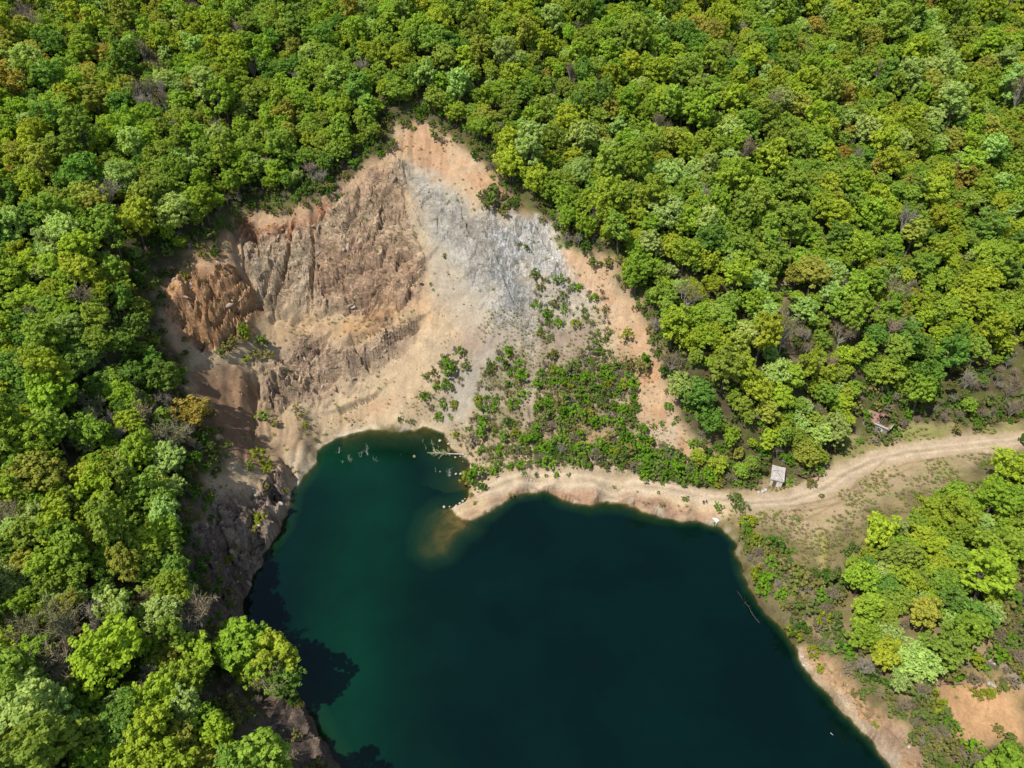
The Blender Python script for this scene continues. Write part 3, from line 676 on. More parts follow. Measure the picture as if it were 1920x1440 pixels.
MAT_BARKPALE = plain("pale_bark", (.26, .235, .19), 0.9, .3, 4)
MAT_DEADWOOD = plain("bleached_wood", (0.42, 0.40, 0.36), 0.9, .25, 5)

def tube(V, F, p0, p1, r0, r1, k=5):
    p0, p1 = np.array(p0, float), np.array(p1, float)
    a = p1 - p0; a = a / (np.linalg.norm(a) + 1e-9)
    u = np.cross(a, [0.3, 0.9, 0.1] if abs(a[2]) > .8 else [0, 0, 1.0]); u /= np.linalg.norm(u); v = np.cross(a, u)
    b = len(V)
    for p, r in ((p0, r0), (p1, r1)):
        for i in range(k):
            t = 2 * math.pi * i / k
            V.append(p + r * (math.cos(t) * u + math.sin(t) * v))
    for i in range(k):
        j = (i + 1) % k
        F.append((b + i, b + j, b + k + j, b + k + i))
def limb(V, F, rng, p0, p1, r0, r1, bend=0.25, k=5, seg=3):
    p0, p1 = np.array(p0, float), np.array(p1, float)
    L = np.linalg.norm(p1 - p0)
    pts = [p0 + (p1 - p0) * t + (rng.normal(0, bend * L * .25, 3) if 0 < t < 1 else 0) for t in np.linspace(0, 1, seg + 1)]
    for i in range(seg):
        tube(V, F, pts[i], pts[i + 1], r0 + (r1 - r0) * i / seg, r0 + (r1 - r0) * (i + 1) / seg, k)
    return pts
def leaf_quads(rng, P, Nrm, size):
    """little four-cornered leaf clumps at P facing Nrm"""
    n = len(P)
    N = Nrm / (np.linalg.norm(Nrm, axis=1)[:, None] + 1e-9)
    R = rng.normal(size=(n, 3)); U = np.cross(N, R); U /= np.linalg.norm(U, axis=1)[:, None]; Vv = np.cross(N, U)
    s = size[:, None]; w = s * rng.uniform(.55, .95, (n, 1))
    sag = N * s * rng.uniform(-.35, .1, (n, 1))
    co = np.stack([P - U * s, P - Vv * w + sag, P + U * s, P + Vv * w + sag], 1).reshape(-1, 3)
    return co, np.arange(4 * n).reshape(n, 4)
def leaf_mesh(name, co, fc, lf, mat):
    me = bpy.data.meshes.new(name)
    me.vertices.add(len(co)); me.vertices.foreach_set("co", co.astype(np.float32).ravel())
    me.loops.add(fc.size); me.loops.foreach_set("vertex_index", fc.astype(np.int32).ravel())
    me.polygons.add(len(fc)); me.polygons.foreach_set("loop_start", np.arange(0, fc.size, 4, dtype=np.int32))
    me.update(calc_edges=True)
    a = me.attributes.new("leaf", 'FLOAT', 'POINT'); a.data.foreach_set("value", np.repeat(lf, 4).astype(np.float32))
    me.materials.append(mat)
    return me
def tube_mesh(name, V, F, mat):
    me = bpy.data.meshes.new(name)
    me.from_pydata([tuple(v) for v in V], [], F); me.update()
    me.materials.append(mat)
    return me

def make_crown(seed, rx, rz, zc, lobes, per_lobe, per_lump, leaf, open_=0.0):
    rng = np.random.default_rng(seed)
    L, Fc, Lf = [], [], []
    cs = []
    for i in range(lobes):
        for _ in range(30):
            d = rng.normal(size=3); d /= np.linalg.norm(d)
            d[2] = d[2] * .9 + .12
            p = d * np.array([rx, rx, rz]) * rng.uniform(.5, .82)
            if all(np.linalg.norm(p - q) > rx * .40 for q, _ in cs): break
        cs.append((p, rx * rng.uniform(.32, .50)))
    n0 = 0
    for p, r in cs:
        tone = rng.uniform(-.12, .12)
        for j in range(per_lobe):
            d = rng.normal(size=3); d /= np.linalg.norm(d)
            if d[2] < -.45: d[2] *= -.6
            lp = p + d * r * rng.uniform(.72, 1.08)
            lp[2] = max(lp[2], -rz * .82)
            lr = rng.uniform(.22, .56) * rx / 3.5
            if rng.random() < open_: continue
            k = int(per_lump * rng.uniform(.7, 1.25))
            dd = rng.normal(size=(k, 3)); dd /= np.linalg.norm(dd, axis=1)[:, None]
            dd = dd * .8 + d * .45; dd /= np.linalg.norm(dd, axis=1)[:, None]
            P = lp + dd * lr * rng.uniform(.5, 1.35, (k, 1)) * np.array([1.15, 1.15, .85])
            nr = dd * .8 + np.array([0, 0, .55]) + rng.normal(size=(k, 3)) * .5
            co, fc = leaf_quads(rng, P, nr, leaf * rng.uniform(.6, 1.25, k))
            L.append(co); Fc.append(fc + n0); n0 += len(co)
            Lf.append(np.clip(.5 + tone + rng.uniform(-.16, .16) + rng.normal(0, .11, k), 0, 1))
    co = np.concatenate(L); co[:, 2] += zc
    return co, np.concatenate(Fc), np.concatenate(Lf), [(p + np.array([0, 0, zc]), r) for p, r in cs]
def make_trunk(seed, zc, cs, r=0.17):
    rng = np.random.default_rng(seed + 99)
    V, F = [], []
    fork = np.array([rng.normal(0, .15), rng.normal(0, .15), zc * rng.uniform(.42, .58)])
    limb(V, F, rng, (0, 0, -.5), fork, r * 1.35, r, .12, 7, 3)
    for p, rr in cs[:9]:
        pts = limb(V, F, rng, fork, p, r * .6, r * .18, .3, 5, 3)
    return V, F
TREES = []                                   # (crown mesh, trunk mesh, crown radius, height)
SPECS = [(3.4, 3.9, 5.6, 20, 12, 25, .25, .02), (3.1, 4.4, 6.2, 20, 12, 25, .25, .04), (3.9, 3.7, 5.2, 22, 12, 25, .27, .04), (2.8, 4.3, 6.0, 17, 13, 25, .24, .06),
         (3.5, 4.0, 5.6, 18, 12, 22, .25, .20), (3.2, 3.8, 5.4, 20, 12, 26, .22, .02), (4.2, 4.0, 5.6, 24, 11, 24, .27, .06), (3.0, 4.0, 5.7, 16, 13, 24, .25, .10),
         (2.3, 4.7, 6.6, 15, 13, 24, .23, .05), (3.6, 3.3, 5.0, 15, 12, 22, .24, .30), (4.4, 3.6, 5.4, 26, 11, 23, .25, .10), (3.3, 4.2, 6.0, 13, 14, 26, .23, .12)]
for i, (rx, rz, zc, lb, pl, pk, lf, op) in enumerate(SPECS):
    co, fc, lv, cs = make_crown(300 + i, rx, rz, zc, lb, pl, pk, lf, op)
    V, F = make_trunk(300 + i, zc, cs)
    TREES.append((leaf_mesh("crown", co, fc, lv, MAT_LEAF), tube_mesh("trunk", V, F, MAT_BARK), rx, zc + rz))

def make_bare(seed, h, spread):
    """a leafless tree: forking limbs and a haze of fine twigs"""
    rng = np.random.default_rng(seed)
    V, F = [], []
    tips = []
    limb(V, F, rng, (0, 0, -.4), (0, 0, h * .35), .19, .13, .1, 6, 2)
    for i in range(9):
        a = rng.uniform(0, 6.28); e = rng.uniform(.25, 1.0)
        p1 = np.array([math.cos(a) * spread * e * .7, math.sin(a) * spread * e * .7, h * rng.uniform(.6, .85)])
        limb(V, F, rng, (0, 0, h * rng.uniform(.25, .4)), p1, .10, .045, .3, 4, 3)
        for j in range(7):
            p2 = p1 + np.array([rng.normal(0, spread * .3), rng.normal(0, spread * .3), abs(rng.normal(0, h * .14))])
            q = p1 + (np.array([0, 0, h * .32]) - p1) * rng.uniform(0, .5)
            limb(V, F, rng, q, p2, .035, .014, .3, 3, 2)
            tips.append((q, p2))
    P, N, S = [], [], []
    co, fc, lf = [], [], []
    n0 = 0
    for q, p in tips:
        for k in range(15):
            b = q + (p - q) * rng.uniform(.3, 1.05)
            d = rng.normal(size=3) + (p - q) / (np.linalg.norm(p - q) + 1e-6) * .9 + np.array([0, 0, .4]); d /= np.linalg.norm(d)
            s = np.cross(d, rng.normal(size=3)); s /= np.linalg.norm(s)
            l, w = rng.uniform(.35, .95), rng.uniform(.02, .038)
            co += [b - s * w, b + s * w, b + d * l + s * w * .4, b + d * l - s * w * .4]
            fc.append((n0, n0 + 1, n0 + 2, n0 + 3)); n0 += 4; lf.append(rng.uniform(.2, .9))
    return V, F, np.array(co), np.array(fc), np.array(lf)
BARE = []
for i, (h, sp) in enumerate([(7.5, 2.6), (6.5, 2.8), (8.5, 2.4), (5.2, 2.3)]):
    V, F, co, fc, lf = make_bare(500 + i, h, sp)
    BARE.append((leaf_mesh("crown", co, fc, lf, MAT_TWIG), tube_mesh("trunk", V, F, MAT_BARKPALE), sp, h))

SHRUBS = []
for i, (rx, rz, lb, pl, op) in enumerate([(1.25, .95, 6, 8, .05), (1.4, .8, 7, 8, .12), (1.0, 1.25, 5, 8, .08), (1.5, .7, 7, 7, .35), (1.1, 1.0, 6, 7, .45)]):
    co, fc, lv, cs = make_crown(700 + i, rx, rz, rz * .85, lb, pl, 15, .155, op)
    V, F = [], []
    rng = np.random.default_rng(i)
    for p, r in cs: limb(V, F, rng, (rng.normal(0, .08), rng.normal(0, .08), -.25), p, .035, .012, .2, 4, 2)
    SHRUBS.append((leaf_mesh("foliage", co, fc, lv, MAT_LEAF), tube_mesh("stems", V, F, MAT_BARK), rx, rz * 1.8))

# ------------------------------------------------------------------ scattering masses that nobody could count
def proto_collection(name, meshes):
    c = bpy.data.collections.new(name)
    for i, ms in enumerate(meshes):
        bm = bmesh.new()
        me = bpy.data.meshes.new(f"{name}_{i:02d}")
        tot_v, tot_f, lf, mi, mats = [], [], [], [], []
        n = 0
        for k, m in enumerate(ms):
            v = np.empty(len(m.vertices) * 3); m.vertices.foreach_get("co", v); v = v.reshape(-1, 3)
            tot_v.append(v)
            tot_f += [tuple(n + q for q in p.vertices) for p in m.polygons]
            mi += [k] * len(m.polygons); mats.append(m.materials[0])
            if "leaf" in m.attributes:
                a = np.empty(len(v)); m.attributes["leaf"].data.foreach_get("value", a); lf.append(a)
            else: lf.append(np.full(len(v), .5))
            n += len(v)
        me.from_pydata(np.concatenate(tot_v).tolist(), [], tot_f)
        at = me.attributes.new("leaf", 'FLOAT', 'POINT'); at.data.foreach_set("value", np.concatenate(lf).astype(np.float32))
        for mt in mats: me.materials.append(mt)
        me.polygons.foreach_set("material_index", np.array(mi, np.int32))
        bm.free()
        c.objects.link(bpy.data.objects.new(f"{name}_{i:02d}", me))
    return c
def scatter(name, label, category, coll, P, inst, rot, scl, tint):
    me = bpy.data.meshes.new(name)
    P = np.asarray(P, np.float32)
    me.vertices.add(len(P)); me.vertices.foreach_set("co", P.ravel())
    for nm, ty, key, arr in (("inst", 'INT', "value", np.asarray(inst, np.int32)), ("turn", 'FLOAT_VECTOR', "vector", np.asarray(rot, np.float32).ravel()),
                             ("size", 'FLOAT_VECTOR', "vector", np.asarray(scl, np.float32).ravel()), ("tint", 'FLOAT_COLOR', "color", np.c_[tint, np.ones(len(P))].astype(np.float32).ravel())):
        a = me.attributes.new(nm, ty, 'POINT'); a.data.foreach_set(key, arr)
    o = bpy.data.objects.new(name, me); COL.objects.link(o)
    g = bpy.data.node_groups.new(name, 'GeometryNodeTree')
    g.interface.new_socket("Geometry", in_out='INPUT', socket_type='NodeSocketGeometry')
    g.interface.new_socket("Geometry", in_out='OUTPUT', socket_type='NodeSocketGeometry')
    gi, go = g.nodes.new("NodeGroupInput"), g.nodes.new("NodeGroupOutput")
    ci = g.nodes.new("GeometryNodeCollectionInfo"); ci.inputs["Collection"].default_value = coll
    ci.inputs["Separate Children"].default_value = True; ci.inputs["Reset Children"].default_value = True
    ip = g.nodes.new("GeometryNodeInstanceOnPoints"); ip.inputs["Pick Instance"].default_value = True
    def attr(nm, ty):
        n = g.nodes.new("GeometryNodeInputNamedAttribute"); n.data_type = ty; n.inputs["Name"].default_value = nm
        return n.outputs["Attribute"]
    g.links.new(gi.outputs[0], ip.inputs["Points"]); g.links.new(ci.outputs[0], ip.inputs["Instance"])
    g.links.new(attr("inst", 'INT'), ip.inputs["Instance Index"]); g.links.new(attr("turn", 'FLOAT_VECTOR'), ip.inputs["Rotation"])
    g.links.new(attr("size", 'FLOAT_VECTOR'), ip.inputs["Scale"]); g.links.new(ip.outputs[0], go.inputs[0])
    md = o.modifiers.new("scatter", 'NODES'); md.node_group = g
    o["kind"] = "stuff"; o["label"] = label; o["category"] = category
    return o

# ------------------------------------------------------------------ where the trees stand
ROAD_W = W([(1240,880),(1385,925),(1420,928),(1436,905),(1430,872),(1480,868),(1492,905),(1540,890),(1545,868),(1570,850),(1590,815),(1615,800),(1628,770),(1690,768),(1700,792),(1790,802),(1925,790),
            (1925,872),(1860,892),(1800,925),(1720,960),(1650,985),(1625,1002),(1590,1030),(1560,1065),(1500,1060),(1470,1010),(1400,985),(1340,990),(1150,940),(1000,925),(1000,890),(1200,895)])
def sd_pt(x, y, w): return poly_sd(np.asarray(x, float), np.asarray(y, float), w)
SCRUB_W = W([(1340,990),(1480,985),(1560,1060),(1568,1150),(1588,1235),(1648,1305),(1705,1325),(1760,1270),(1800,1245),(1850,1220),(1880,1100),(1940,1060),(1940,1470),(1720,1470),(1600,1345),(1500,1230),(1440,1150),(1390,1060)])
SOIL_W = W([(1760,1285),(1830,1262),(1925,1290),(1925,1410),(1860,1395),(1800,1400),(1755,1345)])
SAND_W = W([(1695,1192),(1750,1202),(1750,1226),(1700,1220)])
SEB_W = W([(1495,1210),(1560,1245),(1610,1290),(1650,1320),(1700,1385),(1745,1450),(1690,1470),(1590,1345),(1506,1250)])
RSCRUB_W = W([(1745,730),(1790,690),(1850,660),(1940,630),(1940,795),(1790,802),(1735,792)])
GULLY = W([(1488,480),(1460,540),(1466,560),(1480,600),(1500,650)])
LBARE = [W(p) for p in ([(130,1170),(300,1150),(420,1190),(430,1250),(300,1240),(150,1250)], [(20,1210),(130,1200),(230,1290),(200,1350),(60,1330)], [(150,800),(230,760),(350,770),(390,860),(400,930),(320,900),(240,850)],
                        [(180,1260),(330,1270),(300,1330),(200,1330)], [(0,60),(60,40),(100,80),(60,110)], [(240,130),(320,110),(330,210),(250,230)])]
SPIT_W = W([(800,800),(1000,860),(1250,870),(1330,905),(1360,990),(1000,960),(840,980),(800,900)])
HOUSE_C, HUT_C = W([(1652,806)])[0], W([(1455,902)])[0]

def too_bare(x, y, m):
    r = np.maximum(sd_pt(x, y, Q_W) + m + .6 - 3.4 * smooth(5, 25, x), sd_pt(x, y, ROAD_W) + np.where(y > 122 + 0 * x, -.9, 1.2))
    r = np.maximum(r, sd_pt(x, y, SHORE)); r = np.maximum(r, sd_pt(x, y, SPIT_W)); r = np.maximum(r, sd_pt(x, y, SOIL_W)); r = np.maximum(r, sd_pt(x, y, SEB_W)); r = np.maximum(r, sd_pt(x, y, SAND_W))
    r = np.maximum(r, 6.5 - np.hypot(x - HOUSE_C[0], y - HOUSE_C[1])); r = np.maximum(r, 4 - np.hypot(x - HUT_C[0], y - HUT_C[1]))
    return r > -m
def dart(n, lo, hi, dmin, ok, seed, accept=None):
    rng = np.random.default_rng(seed)
    xs = rng.uniform(lo[0], hi[0], n); ys = rng.uniform(lo[1], hi[1], n)
    zs = HG(xs, ys); px, py, dep = project(xs, ys, zs)
    keep = ok(xs, ys, zs, px, py)
    xs, ys, zs = xs[keep], ys[keep], zs[keep]
    d = dmin(xs, ys, rng) if callable(dmin) else np.full(len(xs), dmin)
    cell = 3.0; grid = {}; out = []
    for i in range(len(xs)):
        gx, gy = int(xs[i] // cell), int(ys[i] // cell); good = True
        R = int(d[i] // cell) + 1
        for a in range(gx - R, gx + R + 1):
            for b in range(gy - R, gy + R + 1):
                for j in grid.get((a, b), ()):
                    if (xs[i] - xs[j]) ** 2 + (ys[i] - ys[j]) ** 2 < (0.5 * (d[i] + d[j])) ** 2: good = False; break
                if not good: break
            if not good: break
        if good: grid.setdefault((gx, gy), []).append(i); out.append(i)
    o = np.array(out)
    return xs[o], ys[o], zs[o], d[o]
def ok_tree(x, y, z, px, py):
    k = (px > -420) & (px < 2340) & (py > -330) & (py < 1800) & ~too_bare(x, y, 1.9) & ~((x > 30) & (sd_pt(x, y, SCRUB_W) > -1.5))
    k &= line_d(x, y, GULLY) > 2.6
    return k
tx, ty, tz, td = dart(170000, (-240, 15), (250, 345), lambda x, y, r: np.clip(r.normal(3.05, .95, len(x)) + .3 * ((x > 60) & (y < 112)) - .35 * ((x < -45) & (y < 95)) + .5 * vnoise(x / 25, y / 25, 0, 9), 1.9, 6.0), ok_tree, 1)
# the clump on the little headland of the left shore
_hp = G([468,492,512,530,498,520,478,545,462,505], [1232,1250,1262,1282,1276,1300,1262,1312,1250,1290])
tx = np.r_[tx, _hp[:, 0]]; ty = np.r_[ty, _hp[:, 1]]; tz = np.r_[tz, _hp[:, 2]]; td = np.r_[td, [3.9, 4.1, 3.6, 3.8, 3.7, 3.0, 3.4, 2.8, 3.8, 3.2]]
tpx, tpy, tdep = project(tx, ty, tz)
r_ = np.random.default_rng(77)
rb_ = np.zeros(len(tx))
for w in LBARE: rb_ = np.maximum(rb_, smooth(-2, 2, sd_pt(tx, ty, w)) * .62)
rb_ = np.maximum(rb_, smooth(-2, 3, sd_pt(tx, ty, RSCRUB_W)) * .6)
rb_ = np.maximum(rb_, (line_d(tx, ty, GULLY) < 6.5) * .4)
rb_ = np.maximum(rb_, .028 + .05 * (vnoise(tx / 18, ty / 18, 0, 40) > .45))
T_BARE = r_.random(len(tx)) < rb_
PAL = {"bright green": (.250, .352, .040), "yellow-green": (.305, .375, .038), "mid-green": (.232, .320, .048), "dark green": (.150, .255, .044), "pale green": (.320, .415, .115),
       "olive green": (.300, .320, .055), "rusty olive": (.335, .280, .055)}
def tree_tints(x, y, px, py, rng):
    names = list(PAL)
    w = np.tile(np.array([.27, .19, .26, .08, .13, .06, .01]), (len(x), 1))
    sp = vnoise(x / 17, y / 17, 0, 61); sq = vnoise(x / 13, y / 13, 3, 62); sr = vnoise(x / 22, y / 22, 7, 63)
    w[:, 0] *= np.exp(1.5 * sp); w[:, 1] *= np.exp(1.5 * sq); w[:, 4] *= np.exp(1.7 * sr); w[:, 3] *= np.exp(-1.6 * sp); w[:, 2] *= np.exp(-1.2 * sq)
    tl = (px < 330) & (py < 430); w[tl] *= np.array([.6, .8, 1.2, 1.3, .5, 3.6, 3.5])
    tr = (px > 1480) & (py < 330); w[tr] *= np.array([1, 1.1, 1, 1, .7, 1.7, 2.5])
    dk = (px < 330) & (py > 600) & (py < 800); w[dk] *= np.array([1.3, .6, 1.2, 3.5, 1, .5, 0])
    rim = (px > 280) & (px < 700) & (py > 250) & (py < 520); w[rim] *= np.array([1.2, .5, 1.8, 1.5, .5, .5, 0])
    ye = (px > 1600) & (py > 330) & (py < 640); w[ye] *= np.array([1.2, 2.6, .8, .4, .5, 1, 1.5])
    pr = np.abs((px - 1680) - (py - 80) * .62) < 70; w[pr & (py < 420)] *= np.array([.7, .7, .8, .5, 5, 1, .5])
    lr = (px > 1560) & (py > 930); w[lr] *= np.array([2.0, 1.5, 1.3, .4, .7, .6, 0])
    ll = (px < 520) & (py > 880); w[ll] *= np.array([1.4, 1.1, 1.1, .9, 1.5, 1.8, .8])
    rm = (px > 1180) & (px < 1560) & (py > 180) & (py < 640); w[rm] *= np.array([1, .9, 1.2, 1, 1.6, 1, .6])
    c = np.cumsum(w / w.sum(1)[:, None], 1)
    k = (rng.random(len(x))[:, None] > c).sum(1).clip(0, len(names) - 1)
    base = np.array([PAL[n] for n in names])[k]
    return k, base * 1.26 * rng.uniform(.86, 1.16, (len(x), 1)) * rng.uniform(.93, 1.07, (len(x), 3))
TK, TT = tree_tints(tx, ty, tpx, tpy, r_)
PALN = list(PAL)
T_VAR = r_.integers(0, len(TREES), len(tx))
T_RAD = np.array([t[2] for t in TREES])[T_VAR]
T_SC = np.clip(td * .92 / T_RAD * r_.uniform(.9, 1.12, len(tx)), .42, 1.5)
T_SC *= np.where((tx > 60) & (ty < 112), .92, 1.0)
T_SC *= np.where((tpx > 1180) & (tpx < 1420) & (tpy > 830), .62, 1.0) * np.where((tpx < 560) & (tpy > 850), 1.08, 1.0)
_rs = sd_pt(tx, ty, RSCRUB_W) > 0
T_SC = np.where(_rs, np.clip(T_SC * .6, .45, .8), T_SC); TT[_rs & (r_.random(len(tx)) < .6)] = (.22, .235, .07)
TK[_rs] = np.where(np.abs(TT[_rs, 0] - .22) < 1e-6, 5, TK[_rs])
T_SZ = T_SC * r_.uniform(.88, 1.16, len(tx))
T_ASP = r_.uniform(.84, 1.19, len(tx))
T_ROT = r_.uniform(0, 6.283, len(tx))
shown = (T_SC * T_RAD * FPX / tdep) ** 2
cy_ = tpy - 6 * FPX / tdep * .75
vis = (tpx > -25) & (tpx < 1945) & (cy_ > -20) & (cy_ < 1475)
leafy = np.where(~T_BARE)[0]
order = leafy[np.argsort(-(shown * vis)[leafy])]
SOLO = set(order[:300].tolist())
TR_COL = proto_collection("forest_tree", [(t[0], t[1]) for t in TREES])
rest = np.array([i for i in leafy if i not in SOLO])
tilt = r_.normal(0, .05, (len(tx), 2))
scatter("forest", "dense spring green broadleaf forest covering the hillsides around the quarry", "forest", TR_COL, np.stack([tx, ty, tz], -1)[rest], T_VAR[rest],
        np.c_[tilt, T_ROT][rest], np.stack([T_SC * T_ASP, T_SC / T_ASP, T_SZ], -1)[rest], TT[rest])

THINGS = []          # every labelled thing: (object, kind phrase, look, x, y, z)
def root_at(name, cat, x, y, z, rz=0.0, group=None, scale=(1, 1, 1), tiltxy=(0, 0)):
    o = bpy.data.objects.new(name, None); o.empty_display_size = .5
    o.location = (x, y, z); o.rotation_euler = (tiltxy[0], tiltxy[1], rz); o.scale = scale
    o["category"] = cat
    if group: o["group"] = group
    COL.objects.link(o)
    return o
def child(name, mesh, parent, tint=None):
    o = bpy.data.objects.new(name, mesh); o.parent = parent; COL.objects.link(o)
    if tint is not None: o["tint"] = [float(v) for v in tint]
    return o
def put_tree(i, proto, name, cat, group, tint):
    s = proto
    r = root_at(name, cat, tx[i], ty[i], tz[i] - .1, T_ROT[i], group, (T_SC[i] * T_ASP[i], T_SC[i] / T_ASP[i], T_SZ[i]), tilt[i])
    child("crown", s[0], r, tint); child("trunk", s[1], r)
    return r
for i in order[:300]:
    r = put_tree(i, TREES[T_VAR[i]], "broadleaf_tree", "tree", "leafy broadleaf trees of the near slopes", TT[i])
    size = "big " if T_SC[i] * T_RAD[i] > 4.1 else ("small " if T_SC[i] * T_RAD[i] < 2.7 else "")
    THINGS.append((r, "broadleaf tree", size + PALN[TK[i]], tx[i], ty[i], tz[i] + 6))
TWIG = {"grey": (.25, .225, .17), "brown": (.21, .165, .10), "olive-grey": (.205, .195, .09), "pinkish brown": (.25, .185, .13)}
bi = np.where(T_BARE)[0]
bi = bi[np.argsort(-(shown * vis)[bi])]
def put_bare(x, y, z, rot, sc, rng, nm=None):
    k = int(rng.integers(0, len(BARE))); cn = nm or list(TWIG)[int(rng.choice(4, p=[.36, .22, .27, .15]))]
    r = root_at("bare_tree", "bare tree", x, y, z - .1, rot, "leafless trees among the green ones", (sc, sc, sc * rng.uniform(.9, 1.2)))
    child("crown", BARE[k][0], r, np.array(TWIG[cn]) * rng.uniform(.85, 1.15)); child("trunk", BARE[k][1], r)
    THINGS.append((r, "leafless tree", cn, x, y, z + 4))
nb = 0
for i in bi:
    if vis[i]: put_bare(tx[i], ty[i], tz[i], T_ROT[i], T_SC[i] * 1.1, r_); nb += 1
# scrubland on the right bank: low trees, half in leaf
def ok_scrub(x, y, z, px, py):
    return (x > 20) & (px < 2050) & (py < 1600) & (sd_pt(x, y, SCRUB_W) > 0) & ~too_bare(x, y, .8) & (line_d(x, y, W([(1545,1010),(1541,1060),(1542,1120)])) > 1.2)
ux, uy, uz, ud = dart(5000, (30, 25), (150, 135), lambda x, y, r: r.uniform(2.3, 3.6, len(x)), ok_scrub, 8)
for i in range(len(ux)):
    q = r_.random()
    if q < .30: put_bare(ux[i], uy[i], uz[i], r_.uniform(0, 6.28), ud[i] / 2.5 * r_.uniform(.5, .72), r_)
n_scrub = r_.random(len(ux))
# ------------------------------------------------------------------ shrubs: those one can pick out in the photograph, then the looser ones
SHPAL = {"bright green": (.20, .37, .026), "fresh green": (.165, .32, .03), "dull green": (.185, .25, .06), "yellow-green": (.30, .35, .032), "olive": (.27, .26, .078), "dark green": (.09, .19, .026), "grey-brown": (.29, .25, .175)}
def put_shrub(x, y, z, cn, rad, rng, tall=1.0, var=None, group="shrubs on the banks and the quarry slope"):
    k = int(rng.integers(0, 5)) if var is None else var
    s = rad / SHRUBS[k][2]
    r = root_at("shrub", "shrub", x, y, z - .05, rng.uniform(0, 6.28), group, (s, s, s * tall * rng.uniform(.85, 1.15)))
    child("foliage", SHRUBS[k][0], r, np.array(SHPAL[cn]) * rng.uniform(.86, 1.14)); child("stems", SHRUBS[k][1], r)
    THINGS.append((r, "shrub", ("large " if rad > 1.9 else "small " if rad < .75 else "") + cn, x, y, z + .6))
rs = np.random.default_rng(31)
